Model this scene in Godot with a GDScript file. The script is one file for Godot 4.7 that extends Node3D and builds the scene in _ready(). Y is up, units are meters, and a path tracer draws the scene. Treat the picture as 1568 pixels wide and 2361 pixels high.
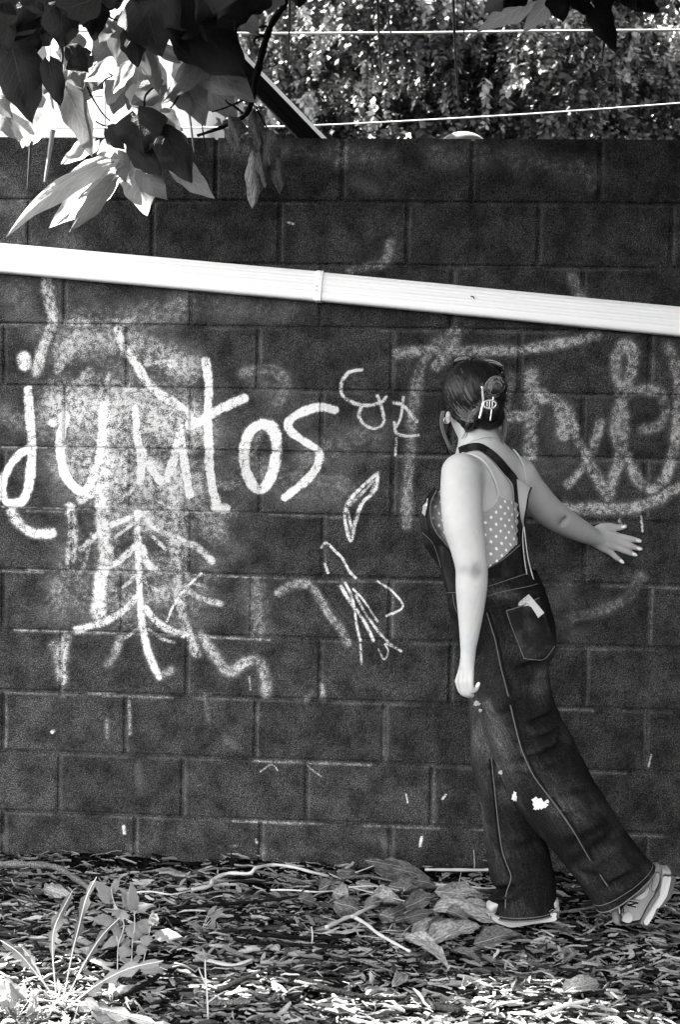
extends Node3D

# A person feeling her way along a painted block wall under a catalpa tree. y up, metres; the wall face is the plane z = 0, the ground y = 0.

var cam_basis: Basis
const CAM := Vector3(0.0, 1.385, 4.249)
const F := 3007.0
var rng := RandomNumberGenerator.new()
var noise := FastNoiseLite.new()
var M := {}
var used := {}


func pt(px: float, py: float, z: float) -> Vector3:       # the point of the plane at depth z seen at that place of the picture
	var d := cam_basis * Vector3((px - 784.0) / F, -(py - 1180.5) / F, -1.0)
	return CAM + d * ((z - CAM.z) / d.z)


func gp(px: float, py: float, h := 0.0) -> Vector3:       # the point at height h above the ground
	var d := cam_basis * Vector3((px - 784.0) / F, -(py - 1180.5) / F, -1.0)
	return CAM + d * ((h - CAM.y) / d.y)


func mpp(z: float) -> float:                              # metres per picture unit at depth z
	return (CAM.z - z) / F


class MB:
	var v := PackedVector3Array()
	var uv := PackedVector2Array()
	var col := PackedColorArray()
	var idx := PackedInt32Array()
	var tint := Color.WHITE

	func add(p: Vector3, t := Vector2.ZERO) -> int:
		v.append(p); uv.append(t); col.append(tint)
		return v.size() - 1

	func tri(a: int, b: int, c: int) -> void:
		idx.append(a); idx.append(b); idx.append(c)

	func quad(a: int, b: int, c: int, d: int) -> void:
		tri(a, b, c); tri(a, c, d)

	func grid(first: int, nu: int, nv: int) -> void:      # nv rows of nu points
		for j in nv - 1:
			for i in nu - 1:
				var a := first + j * nu + i
				quad(a, a + 1, a + nu + 1, a + nu)

	func box(lo: Vector3, hi: Vector3, t := Transform3D.IDENTITY, bevel := 0.0) -> void:
		var c := (lo + hi) / 2.0
		var h := (hi - lo) / 2.0
		var e := bevel
		# six faces of their own points, shrunk by the bevel, then the bevels between them
		var f := []
		for ax in 3:
			for s in [-1.0, 1.0]:
				var q := []
				for k in 4:
					var p := Vector3.ZERO
					p[ax] = s * h[ax]
					p[(ax + 1) % 3] = (h[(ax + 1) % 3] - e) * (1.0 if k in [1, 2] else -1.0)
					p[(ax + 2) % 3] = (h[(ax + 2) % 3] - e) * (1.0 if k in [2, 3] else -1.0)
					q.append(add(t * (c + p), Vector2(p.x + p.z, p.y + p.z)))
				if s > 0: quad(q[0], q[3], q[2], q[1])
				else: quad(q[0], q[1], q[2], q[3])
				f.append(q)
		if e > 0.0:
			for ax in 3:
				var u := (ax + 1) % 3
				var w := (ax + 2) % 3
				for su in 2:
					for sw in 2:
						# edge along ax between face (u, su) and face (w, sw)
						var fu: Array = f[u * 2 + su]
						var fw: Array = f[w * 2 + sw]
						var a0: int = -1; var a1: int = -1; var b0: int = -1; var b1: int = -1
						for k in fu:
							var p: Vector3 = t.affine_inverse() * v[k] - c
							if (p[w] > 0) == (sw == 1):
								if p[ax] < 0: a0 = k
								else: a1 = k
						for k in fw:
							var p: Vector3 = t.affine_inverse() * v[k] - c
							if (p[u] > 0) == (su == 1):
								if p[ax] < 0: b0 = k
								else: b1 = k
						if su == sw: quad(a0, b0, b1, a1)
						else: quad(a0, a1, b1, b0)

	func tube(p: PackedVector3Array, r0: float, r1: float, sides := 6, bump := 0.0, flat := 1.0) -> void:
		var n := p.size()
		var first := v.size()
		var side := Vector3.ZERO
		for i in n:
			var d := (p[mini(i + 1, n - 1)] - p[maxi(i - 1, 0)]).normalized()
			if side == Vector3.ZERO:
				side = d.cross(Vector3.UP if absf(d.y) < 0.9 else Vector3.RIGHT).normalized()
			side = (side - d * side.dot(d)).normalized()
			var up := side.cross(d)
			var r := lerpf(r0, r1, float(i) / maxf(1.0, n - 1.0))
			if bump > 0.0: r *= 1.0 + bump * sin(i * 2.7 + r0 * 9000.0) * 0.6 + bump * sin(i * 5.1)
			for k in sides + 1:
				var a := TAU * k / sides
				add(p[i] + side * cos(a) * r + up * sin(a) * r * flat, Vector2(float(k) / sides, float(i) / n))
		grid(first, sides + 1, n)
		for e in [0, n - 1]:
			var c := add(p[e])
			for k in sides:
				var a: int = first + e * (sides + 1) + k
				if e == 0: tri(c, a + 1, a)
				else: tri(c, a, a + 1)

	func ball(c: Vector3, r: Vector3, nu := 10, nv := 8, b := Basis.IDENTITY) -> void:
		var first := v.size()
		for j in nv + 1:
			for i in nu + 1:
				var th := PI * j / nv
				var ph := TAU * i / nu
				add(c + b * (Vector3(sin(th) * cos(ph), cos(th), sin(th) * sin(ph)) * r), Vector2(float(i) / nu, float(j) / nv))
		grid(first, nu + 1, nv + 1)

	func mesh(flat := false, weld := 0.0) -> ArrayMesh:
		var a := []
		a.resize(Mesh.ARRAY_MAX)
		var ov := v
		var ouv := uv
		var oc := col
		var oi := idx
		if flat:
			ov = PackedVector3Array(); ouv = PackedVector2Array(); oc = PackedColorArray(); oi = PackedInt32Array()
			for k in idx.size():
				ov.append(v[idx[k]]); ouv.append(uv[idx[k]]); oc.append(col[idx[k]]); oi.append(k)
		var nr := PackedVector3Array()
		nr.resize(ov.size())
		for k in range(0, oi.size(), 3):
			var p := ov[oi[k]]
			var m := (ov[oi[k + 2]] - p).cross(ov[oi[k + 1]] - p)
			for e in 3: nr[oi[k + e]] += m
		if weld > 0.0:
			var seen := {}
			for k in ov.size():
				var key := Vector3i((ov[k] / weld).round())
				seen[key] = seen.get(key, Vector3.ZERO) + nr[k]
			for k in ov.size(): nr[k] = seen[Vector3i((ov[k] / weld).round())]
		for k in nr.size(): nr[k] = nr[k].normalized() if nr[k].length_squared() > 1e-20 else Vector3.UP
		a[Mesh.ARRAY_VERTEX] = ov; a[Mesh.ARRAY_NORMAL] = nr; a[Mesh.ARRAY_TEX_UV] = ouv; a[Mesh.ARRAY_COLOR] = oc; a[Mesh.ARRAY_INDEX] = oi
		var out := ArrayMesh.new()
		out.add_surface_from_arrays(Mesh.PRIMITIVE_TRIANGLES, a)
		return out


func numbered(called: String) -> String:
	var n: int = used.get(called, 0)
	used[called] = n + 1
	return called if n == 0 else "%s_%03d" % [called, n]


func tag(o: Node3D, label: String, category: String, group := "") -> Node3D:
	o.set_meta("label", label)
	o.set_meta("category", category)
	if group: o.set_meta("group", group)
	return o


func thing(called: String, label: String, category: String, at := Vector3.ZERO, group := "") -> Node3D:
	var o := Node3D.new()
	o.name = numbered(called)
	o.position = at
	add_child(o)
	return tag(o, label, category, group)


func part(called: String, m: Mesh, mat: Material, parent: Node) -> MeshInstance3D:
	# meshes are built in world places; a part takes its thing's place off again
	var o := MeshInstance3D.new()
	var n := 0
	var nm := called
	while parent.has_node(NodePath(nm)):
		n += 1
		nm = "%s_%03d" % [called, n]
	if parent == self: nm = numbered(called)
	o.name = nm
	o.mesh = m
	m.surface_set_material(0, mat)
	parent.add_child(o)
	if parent != self:
		var off := Vector3.ZERO
		var q: Node = parent
		while q != self and q is Node3D:
			off += (q as Node3D).position
			q = q.get_parent()
		o.position = -off
	return o


func solo(called: String, m: Mesh, mat: Material, label: String, category: String, group := "") -> Node3D:
	return tag(part(called, m, mat, self), label, category, group)


func mat(albedo: float, rough := 0.85, spec := 0.5) -> StandardMaterial3D:
	var m := StandardMaterial3D.new()
	m.albedo_color = Color(albedo, albedo, albedo).linear_to_srgb()
	m.roughness = rough
	m.metallic_specular = spec
	return m


func spline(p: Array, sub := 6) -> PackedVector3Array:
	var out := PackedVector3Array()
	var n := p.size()
	for i in n - 1:
		var a: Vector3 = p[maxi(i - 1, 0)]
		var b: Vector3 = p[i]
		var c: Vector3 = p[i + 1]
		var d: Vector3 = p[mini(i + 2, n - 1)]
		for k in sub:
			out.append(b.cubic_interpolate(c, a, d, float(k) / sub))
	out.append(p[n - 1])
	return out


func pline(a: Array, z0: float, z1: float, sub := 6) -> PackedVector3Array:   # [x, y, x, y ...] in the picture, depth running from z0 to z1
	var p := []
	var n := a.size() / 2
	for i in n: p.append(pt(a[i * 2], a[i * 2 + 1], lerpf(z0, z1, float(i) / maxf(1.0, n - 1.0))))
	return spline(p, sub)


func gline(a: Array, h0: float, h1: float, sub := 6) -> PackedVector3Array:   # the same along the ground
	var p := []
	var n := a.size() / 2
	for i in n:
		var q := gp(a[i * 2], a[i * 2 + 1], 0.0)
		var h := lerpf(h0, h1, float(i) / maxf(1.0, n - 1.0)) + ground_h(q.x, q.z)
		p.append(gp(a[i * 2], a[i * 2 + 1], h))
	return spline(p, sub)


func ground_h(x: float, z: float) -> float:
	var h := 0.018 * noise.get_noise_2d(x * 160.0, z * 160.0) + 0.012 * noise.get_noise_2d(x * 400.0 + 50.0, z * 400.0)
	h += 0.03 * exp(-maxf(z, 0.0) / 0.08)
	return h if z > -0.3 else 0.0


func _ready() -> void:
	rng.seed = 7
	noise.seed = 3
	noise.frequency = 0.02
	noise.noise_type = FastNoiseLite.TYPE_SIMPLEX_SMOOTH
	# camera
	cam_basis = Basis(Vector3.UP, deg_to_rad(3.466)) * Basis(Vector3.RIGHT, deg_to_rad(-2.597)) * Basis(Vector3.BACK, deg_to_rad(1.079))
	var cam := Camera3D.new()
	cam.name = "camera"
	cam.transform = Transform3D(cam_basis, CAM)
	cam.near = 0.05
	cam.far = 400.0
	var lens := CameraAttributesPhysical.new()
	lens.frustum_focal_length = 12.0 / (1180.5 / F)
	lens.frustum_focus_distance = 4.0
	lens.exposure_aperture = 4.0
	lens.frustum_near = 0.05
	lens.frustum_far = 400.0
	cam.attributes = lens
	cam.fov = rad_to_deg(2.0 * atan(1180.5 / F))
	add_child(cam)
	# sky, sun, exposure: black-and-white film, exposed for the shade
	var sky := ProceduralSkyMaterial.new()
	sky.sky_top_color = Color(0.55, 0.55, 0.55)
	sky.sky_horizon_color = Color(0.86, 0.86, 0.86)
	sky.ground_bottom_color = Color(0.2, 0.2, 0.2)
	sky.ground_horizon_color = Color(0.4, 0.4, 0.4)
	sky.sky_curve = 0.2
	sky.sun_angle_max = 0.0
	var env := Environment.new()
	env.background_mode = Environment.BG_SKY
	env.sky = Sky.new()
	env.sky.sky_material = sky
	env.background_energy_multiplier = 1.0
	env.tonemap_mode = Environment.TONE_MAPPER_LINEAR
	env.tonemap_exposure = 12.5
	env.sdfgi_enabled = true
	env.ssao_enabled = true
	env.ssil_enabled = true
	var we := WorldEnvironment.new()
	we.name = "environment"
	we.environment = env
	add_child(we)
	var sun := DirectionalLight3D.new()
	sun.name = "sun"
	sun.light_energy = 1.5
	sun.light_angular_distance = 0.5
	sun.light_color = Color(1, 0.995, 0.985)
	sun.shadow_enabled = true
	sun.position = Vector3(-5, 8, -4)
	add_child(sun)
	sun.look_at_from_position(Vector3(-0.55, 0.80, -0.29) * 10.0, Vector3.ZERO)
	materials()
	ground()
	wall()
	background()
	catalpa()
	downspout()
	person()
	litter()
	weeds()


func img_tex(im: Image) -> ImageTexture:
	return ImageTexture.create_from_image(im)


func noise_img(w: int, h: int, freq: float, sd: int, kind := FastNoiseLite.TYPE_SIMPLEX_SMOOTH, oct := 3, sx := 1.0) -> Image:
	var n := FastNoiseLite.new()
	n.seed = sd
	n.frequency = freq
	n.noise_type = kind
	n.fractal_octaves = oct
	n.domain_warp_enabled = false
	return n.get_seamless_image(int(w), int(h), false, false, 0.12)


func leaf_tex(lo: float, hi: float, dry: bool) -> Array:   # colour and relief of a leaf: midrib, side veins, blotches
	var w := 192
	var im := Image.create(w, w, false, Image.FORMAT_RGB8)
	var hm := Image.create(w, w, false, Image.FORMAT_L8)
	var n := FastNoiseLite.new()
	n.seed = 11
	n.frequency = 0.03
	for y in w:
		for x in w:
			var q := absf(float(x) / (w - 1) * 2.0 - 1.0)
			var t := float(y) / (w - 1)
			var mid := exp(-pow(q / (0.035 * (1.2 - t)), 2.0))
			var s := fposmod((t - q * 0.34 + 0.02) * 6.5, 1.0)
			var vein := exp(-pow(minf(s, 1.0 - s) / 0.055, 2.0)) * (1.0 - q * 0.55) * (1.0 if t < 0.93 else 0.3)
			var s2 := fposmod((q * 9.0 + t * 3.0 + n.get_noise_2d(x, y) * 0.6), 1.0)
			var net := exp(-pow(minf(s2, 1.0 - s2) / 0.09, 2.0)) * (0.22 if not dry else 0.05)
			var vn := maxf(maxf(mid, vein * 0.8), net)
			var b := 0.5 + 0.5 * n.get_noise_2d(x * 1.7 + 300.0, y * 1.7)
			var c := lerpf(lo, hi, (0.25 + 0.5 * b) if not dry else b * b * 1.1)
			if n.get_noise_2d(x * 7.0, y * 7.0 + 900.0) > 0.62: c *= 0.45
			c = lerpf(c, hi * 1.35, vn * (0.75 if not dry else 0.3))
			c = pow(clampf(c, 0.0, 1.0), 1.0 / 2.2)
			im.set_pixel(x, y, Color(c, c, c))
			hm.set_pixel(x, y, Color(1, 1, 1) * clampf(0.5 - vn * 0.45 + b * 0.25, 0.0, 1.0))
	return [img_tex(im), img_tex(hm)]


func materials() -> void:
	for k in [["leaf", 0.07, 0.19, false, 0.9], ["leaf_shaded", 0.006, 0.022, false, 0.4], ["leaf_sunlit", 0.24, 0.46, false, 1.1], ["leaf_dry", 0.03, 0.22, true, 0.2], ["leaf_dry_pale", 0.09, 0.5, true, 0.25], ["weed", 0.15, 0.32, false, 0.8], ["weed_dark", 0.06, 0.16, false, 0.8]]:  # catalpa leaf copies: shade and sunlight put into the dark and pale colours
		var t := leaf_tex(k[1], k[2], k[3])
		var m := StandardMaterial3D.new()
		m.albedo_texture = t[0]
		m.roughness = 0.55 if not k[3] else 0.8
		m.metallic_specular = 0.12 if k[0] == "leaf_shaded" or k[3] else 0.35
		m.heightmap_enabled = true
		m.heightmap_texture = t[1]
		m.heightmap_scale = 0.35 if not k[3] else 0.06
		m.backlight_enabled = true
		m.backlight = Color(k[4], k[4], k[4])
		m.texture_repeat = false
		M[k[0]] = m
	# denim: twill streaks, worn lighter here and there
	var w := 512
	var a := noise_img(w, w, 0.006, 5)
	var f := FastNoiseLite.new()
	f.seed = 21
	f.frequency = 1.0
	var dn := Image.create(w, w, false, Image.FORMAT_RGB8)
	var dh := Image.create(w, w, false, Image.FORMAT_L8)
	for y in w:
		for x in w:
			var slub := f.get_noise_2d(x * 0.3 + y * 0.03, y * 0.03) * 0.6 + f.get_noise_2d(x * 0.11 + 77.0, y * 0.012) * 0.6
			var fine := f.get_noise_2d(x * 0.32, y * 0.12 + 400.0)
			var wear := smoothstep(0.42, 0.85, a.get_pixel(x, y).r)
			var fleck := f.get_noise_2d(x * 0.7 + 31.0, y * 0.2)
			var c := 0.014 + 0.016 * wear + 0.11 * maxf(0.0, slub) * (0.5 + wear) + 0.13 * maxf(0.0, fine) * (0.5 + wear) + 0.2 * maxf(0.0, fleck - 0.2)
			c = pow(c, 1.0 / 2.2)
			dn.set_pixel(x, y, Color(c, c, c))
			dh.set_pixel(x, y, Color(1, 1, 1) * clampf(0.5 + 0.4 * fine + 0.2 * slub, 0, 1))
	var m := StandardMaterial3D.new()
	m.albedo_texture = img_tex(dn)
	m.heightmap_enabled = true
	m.heightmap_texture = img_tex(dh)
	m.heightmap_scale = 0.06
	m.roughness = 0.95
	m.metallic_specular = 0.08
	m.vertex_color_use_as_albedo = true
	M["denim"] = m
	M["denim_thread"] = mat(0.12, 0.9, 0.1)
	M["denim_dark"] = mat(0.008, 0.95, 0.15)
	M["denim_inside"] = mat(0.28, 0.95, 0.2)
	M["white_edge"] = mat(0.6, 0.9, 0.2)
	# skin
	var sk := mat(0.43, 0.5, 0.35)
	sk.subsurf_scatter_enabled = true
	sk.subsurf_scatter_strength = 0.12
	sk.vertex_color_use_as_albedo = true
	var sh := noise_img(256, 256, 0.12, 31)
	sk.heightmap_enabled = true
	sk.heightmap_texture = img_tex(sh)
	sk.heightmap_scale = 0.02
	sk.uv1_triplanar = true
	sk.uv1_scale = Vector3.ONE * 9.0
	M["skin"] = sk
	M["nail"] = mat(0.72, 0.25, 0.5)
	var hr := mat(0.005, 0.42, 0.4)
	M["hair"] = hr
	M["hair_light"] = mat(0.13, 0.42, 0.5)
	M["metal"] = mat(0.75, 0.25, 0.6)
	M["metal"].metallic = 0.6
	M["rim"] = mat(0.25, 0.2, 0.6)  # sunglasses rim, its glint put into a paler colour
	M["black_plastic"] = mat(0.006, 0.15, 0.5)
	M["black_metal"] = mat(0.004, 0.7, 0.12)
	M["white_paint"] = mat(0.9, 0.45, 0.4)
	M["cable"] = mat(0.6, 0.6, 0.4)
	# bark
	var bk := mat(0.06, 0.9, 0.1)
	var bn := noise_img(256, 256, 0.06, 41)
	bk.albedo_texture = img_tex(bn)
	bk.albedo_color = Color(0.22, 0.22, 0.22)
	bk.heightmap_enabled = true
	bk.heightmap_texture = img_tex(bn)
	bk.heightmap_scale = 0.3
	bk.uv1_triplanar = true
	bk.uv1_scale = Vector3(14, 14, 14)
	M["bark"] = bk
	var gb: StandardMaterial3D = bk.duplicate()
	gb.albedo_color = Color(0.7, 0.7, 0.7)
	M["stick"] = gb
	M["twig_pale"] = mat(0.42, 0.8, 0.3)
	M["pod"] = mat(0.015, 0.6, 0.4)
	M["pod_pale"] = mat(0.22, 0.6, 0.4)


# ---------------------------------------------------------------- the wall and its graffiti
const TOP := 1.385 + 1.01518
const ROWS := [[-1.101, -0.683, -0.27, 0.149, 0.555], [-1.301, -0.89, -0.471, -0.056, 0.365, 0.786], [-1.179, -0.759, -0.333, 0.092, 0.511], [-1.38, -0.969, -0.535, -0.097, 0.315, 0.729], [-1.172, -0.753, -0.323, 0.097, 0.522], [-1.382, -0.953, -0.521, -0.088, 0.316, 0.727],
		[-1.146, -0.748, -0.311, 0.127, 0.539], [-1.379, -0.977, -0.544, -0.087, 0.335, 0.75], [-1.179, -0.757, -0.314, 0.115, 0.55], [-1.376, -0.962, -0.525, -0.099, 0.331, 0.749], [-1.183, -0.766, -0.352, 0.061, 0.491], [-1.373, -0.924, -0.502, -0.071, 0.355, 0.76]]
const TX := 1536
const WX0 := -1.50
const WY0 := -0.03
const WS := 2.50
var cov := PackedFloat32Array()
var faint := PackedFloat32Array()


func st(width: float, strength: float, soft: float, a: Array) -> void:   # a stroke of paint along picture places on the wall
	var p := []
	var n := a.size() / 2
	for i in n:
		var q := pt(a[i * 2], a[i * 2 + 1], 0.0)
		p.append(Vector3((q.x - WX0) / WS * TX, (1.0 - (q.y - WY0) / WS) * TX, 0))
	if n == 1: p.append(p[0] + Vector3(1, 0, 0))
	var c := spline(p, 5)
	var r := width * 0.5 * mpp(0.0) / WS * TX
	var reach0 := r * (1.0 + soft)
	var inner0 := r * (1.0 - soft * 0.8)
	for i in c.size() - 1:
		var ax := c[i].x
		var ay := c[i].y
		var bx := c[i + 1].x - ax
		var by := c[i + 1].y - ay
		var ll := maxf(bx * bx + by * by, 1e-6)
		var press := noise.get_noise_2d(ax * 0.9 + width, ay * 0.9)
		var reach := reach0 * (1.0 + 0.30 * press)
		var inner := inner0 * (1.0 + 0.30 * press)
		var strong := strength * (1.0 + 0.22 * noise.get_noise_2d(ay * 1.3, ax * 1.3 + 70.0))
		for y in range(maxi(0, int(minf(ay, ay + by) - reach)), mini(TX - 1, int(maxf(ay, ay + by) + reach)) + 1):
			for x in range(maxi(0, int(minf(ax, ax + bx) - reach)), mini(TX - 1, int(maxf(ax, ax + bx) + reach)) + 1):
				var t := clampf(((x - ax) * bx + (y - ay) * by) / ll, 0.0, 1.0)
				var dx := x - ax - bx * t
				var dy := y - ay - by * t
				var d := sqrt(dx * dx + dy * dy)
				if d < reach:
					var s := strong * (1.0 - smoothstep(inner, reach, d))
					var k := y * TX + x
					if s > cov[k]: cov[k] = s


func graffiti() -> void:
	cov.resize(TX * TX)
	# worn mist of old sprayings
	for a in [[120, 0.34, [250, 930, 260, 1140, 330, 1150, 400, 960, 330, 900]], [110, 0.4, [300, 980, 320, 1120]], [80, 0.3, [160, 900, 180, 1120]], [70, 0.36, [240, 1160, 260, 1300, 400, 1290, 400, 1180]], [60, 0.3, [170, 1240, 200, 1400, 420, 1420, 480, 1300]],
			[70, 0.3, [470, 950, 480, 1140, 520, 1180]], [60, 0.22, [540, 1100, 700, 1130, 800, 1130]], [60, 0.2, [600, 870, 660, 930]], [70, 0.3, [100, 760, 200, 740, 330, 730, 430, 700]], [60, 0.28, [200, 800, 300, 850, 420, 870]], [50, 0.25, [40, 700, 60, 590]],
			[60, 0.26, [60, 560, 120, 620, 150, 560]], [50, 0.3, [590, 1350, 590, 1450]], [60, 0.2, [470, 1200, 540, 1260]], [60, 0.18, [1290, 1370, 1310, 1450]], [55, 0.18, [690, 1000, 790, 1120]], [70, 0.16, [1230, 930, 1290, 1000, 1260, 1090]], [46, 0.22, [480, 700, 600, 720, 690, 690]]]:
			st(a[0] * 1.15, a[1] * 1.7, 0.95, a[2])
	for a in [[34, 0.34, [500, 345, 700, 350, 900, 360]], [40, 0.36, [1000, 350, 1060, 372]], [44, 0.34, [1090, 355, 1250, 375, 1370, 400]], [26, 0.4, [1340, 380, 1365, 430]], [30, 0.3, [0, 410, 60, 470]], [50, 0.25, [10, 480, 110, 560]], [30, 0.5, [790, 345, 785, 378]], [26, 0.22, [820, 420, 860, 440]]]:
			st(a[0] * 1.1, a[1] * 1.35, 0.9, a[2])
	for a in [[150, 0.46, [150, 940, 300, 960, 420, 980]], [130, 0.44, [170, 1060, 300, 1100, 440, 1110]], [90, 0.42, [250, 1190, 410, 1200]], [80, 0.4, [150, 800, 240, 780, 320, 800, 430, 850]], [60, 0.36, [250, 1290, 260, 1380, 420, 1360]], [70, 0.34, [440, 1150, 500, 1230]], [60, 0.3, [20, 960, 120, 1000]], [60, 0.3, [150, 1300, 130, 1400]], [70, 0.3, [560, 1060, 640, 1100]], [70, 0.26, [700, 1060, 860, 1000]]]:
		st(a[0], a[1] * 1.75, 0.95, a[2])
	# tall pale letters on the right
	for a in [[26, 0.36, [1050, 762, 1000, 800, 966, 860, 950, 980, 940, 1110, 936, 1210]], [24, 0.44, [912, 815, 994, 806, 1060, 808, 1134, 808, 1194, 808, 1226, 802, 1310, 788, 1376, 772]], [26, 0.42, [1005, 843, 1040, 800, 1052, 765]], [32, 0.4, [1224, 860, 1224, 940, 1222, 1048]],
			[26, 0.4, [1170, 960, 1240, 955]], [34, 0.42, [1246, 912, 1290, 930, 1300, 1000]], [24, 0.42, [1310, 945, 1328, 1000, 1350, 1045, 1378, 1105, 1404, 1146]], [22, 0.42, [1384, 975, 1360, 1058, 1334, 1090, 1310, 1116]],
			[28, 0.4, [1419, 823, 1440, 794, 1460, 813, 1455, 858, 1434, 923, 1420, 985, 1430, 1050, 1418, 1090, 1406, 1136]], [24, 0.4, [1419, 823, 1425, 880, 1440, 960, 1436, 1040]], [24, 0.42, [1449, 1050, 1468, 1100, 1499, 1126, 1528, 1110, 1552, 1050, 1562, 950, 1562, 860, 1542, 800]],
			[24, 0.36, [1440, 915, 1475, 898, 1520, 905, 1535, 945, 1520, 980, 1485, 990]], [26, 0.42, [1305, 1170, 1400, 1172, 1484, 1165, 1566, 1122]], [22, 0.36, [806, 623, 850, 613, 884, 606, 899, 560]], [26, 0.3, [1316, 1425, 1386, 1408, 1449, 1375, 1479, 1330]], [24, 0.3, [1479, 1330]],
			[20, 0.4, [640, 1366, 675, 1347, 715, 1350, 740, 1385, 760, 1420, 782, 1446, 800, 1480]], [24, 0.42, [465, 1465, 496, 1515, 528, 1548, 566, 1526, 596, 1524, 610, 1560, 612, 1600]], [24, 0.6, [25, 1180, 45, 1210, 80, 1230, 118, 1228]], [26, 0.35, [1320, 640, 1340, 690]], [30, 0.3, [1110, 830, 1100, 900, 1090, 960]],
			[30, 0.3, [560, 860, 610, 850, 660, 880, 640, 930]], [24, 0.34, [440, 1090, 520, 1120, 560, 1090, 600, 980]], [36, 0.28, [680, 1100, 780, 1110, 820, 1150]], [30, 0.25, [1180, 870, 1150, 1000]]]:
			st(a[0] * 1.05, a[1] * 1.62, 0.6, a[2])
	# the sprayed tree with drooping strokes
	for a in [[20, 0.86, [315, 1180, 317, 1260, 322, 1385, 330, 1460, 345, 1515, 366, 1560]], [42, 0.78, [240, 930, 236, 1040, 234, 1180, 244, 1280, 232, 1330, 226, 1410]], [46, 0.66, [400, 1040, 398, 1180, 405, 1310]], [32, 0.62, [408, 1320, 416, 1400, 432, 1460, 452, 1505]],
			[20, 0.82, [312, 1258, 298, 1272, 270, 1295, 236, 1312]], [20, 0.82, [328, 1262, 340, 1300, 368, 1318]], [20, 0.8, [312, 1378, 280, 1410, 240, 1432, 176, 1452]], [20, 0.84, [335, 1402, 360, 1432, 400, 1456, 438, 1464]], [20, 0.74, [310, 1190, 280, 1200, 240, 1218, 186, 1265]],
			[22, 0.76, [326, 1184, 360, 1218, 425, 1250, 455, 1262, 488, 1292]], [20, 0.68, [428, 1355, 460, 1378, 508, 1392]], [8, 0.8, [462, 1322, 428, 1356, 402, 1390, 384, 1432]], [26, 0.84, [268, 755, 282, 795, 312, 838, 338, 880, 362, 905, 412, 935, 442, 962]], [26, 0.74, [340, 835, 400, 838]],
			[32, 0.66, [105, 640, 112, 690, 120, 730, 112, 765, 95, 808, 82, 858]], [28, 0.6, [176, 768, 150, 815, 130, 855]], [26, 0.56, [150, 742, 230, 745, 310, 738]], [30, 0.6, [205, 858, 165, 895, 140, 945]], [28, 0.6, [260, 905, 340, 905, 420, 945]],
			[24, 0.6, [300, 1032, 256, 1085]], [28, 0.72, [322, 1040, 360, 1080, 400, 1130]], [30, 0.7, [160, 1170, 168, 1225, 160, 1290]], [22, 0.5, [276, 1470, 262, 1510, 248, 1530]], [34, 0.6, [150, 1470, 140, 1510, 142, 1570]], [30, 0.6, [440, 1470, 446, 1490]], [24, 0.45, [130, 1485, 120, 1490]],
			[20, 0.5, [365, 1562, 392, 1545]], [34, 0.45, [260, 1010, 330, 1000, 390, 1010]]]:
			st(a[0] * 0.92, a[1] * 1.25, 0.72, a[2])
	for a in [[12, 0.85, [318, 1200, 280, 1226, 232, 1262]], [12, 0.85, [322, 1205, 350, 1236, 384, 1268]], [11, 0.8, [316, 1320, 292, 1346, 262, 1362]], [11, 0.8, [324, 1330, 346, 1352, 372, 1366]], [12, 0.8, [312, 1120, 280, 1150, 250, 1170]], [12, 0.8, [330, 1120, 362, 1152, 392, 1172]], [10, 0.75, [326, 1440, 300, 1462, 270, 1478]], [10, 0.75, [340, 1450, 372, 1472, 400, 1480]], [14, 0.7, [415, 1300, 440, 1340, 470, 1350]], [12, 0.7, [210, 1230, 196, 1290, 180, 1330]], [14, 0.75, [250, 860, 236, 905, 210, 930]], [12, 0.7, [360, 980, 384, 1030, 396, 1060]]]:
		st(a[0], a[1], 0.7, a[2])
	# brush-bold letters: j u n t o s
	for a in [[34, 1, [54, 826, 56, 838]], [21, 1, [63, 897, 67, 958, 72, 1030, 66, 1112, 52, 1152, 30, 1160, 8, 1152, 3, 1118, 16, 1082, 44, 1046, 70, 1032]], [22, 0.98, [120, 974, 150, 958, 138, 1000, 137, 1036, 147, 1090, 172, 1124, 196, 1130, 216, 1090, 230, 1035, 238, 935]],
			[20, 0.95, [310, 940, 316, 1010, 324, 1060, 322, 1110]], [22, 0.92, [322, 1036, 345, 1075, 372, 1108, 392, 1080, 412, 1000]], [22, 0.95, [414, 985, 420, 1040, 428, 1090, 436, 1140]], [21, 1, [473, 832, 480, 890, 478, 958, 481, 1035, 481, 1070, 490, 1130, 502, 1170]],
			[22, 1, [436, 980, 460, 972, 482, 957, 505, 943, 530, 932, 562, 918]], [25, 1, [602, 977, 576, 995, 562, 1040, 568, 1092, 592, 1126, 618, 1112, 634, 1060, 636, 1010, 622, 982, 600, 978]], [19, 1, [772, 945, 740, 938, 700, 948, 668, 968, 666, 990, 698, 1015, 730, 1036, 736, 1058, 722, 1088, 695, 1116, 656, 1146]],
			[30, 0.72, [185, 1150, 230, 1110, 250, 1060]], [24, 0.8, [520, 1172, 496, 1168]]]:
			st(a[0] * 1.02, a[1] * 1.25, 0.5, a[2])
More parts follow.
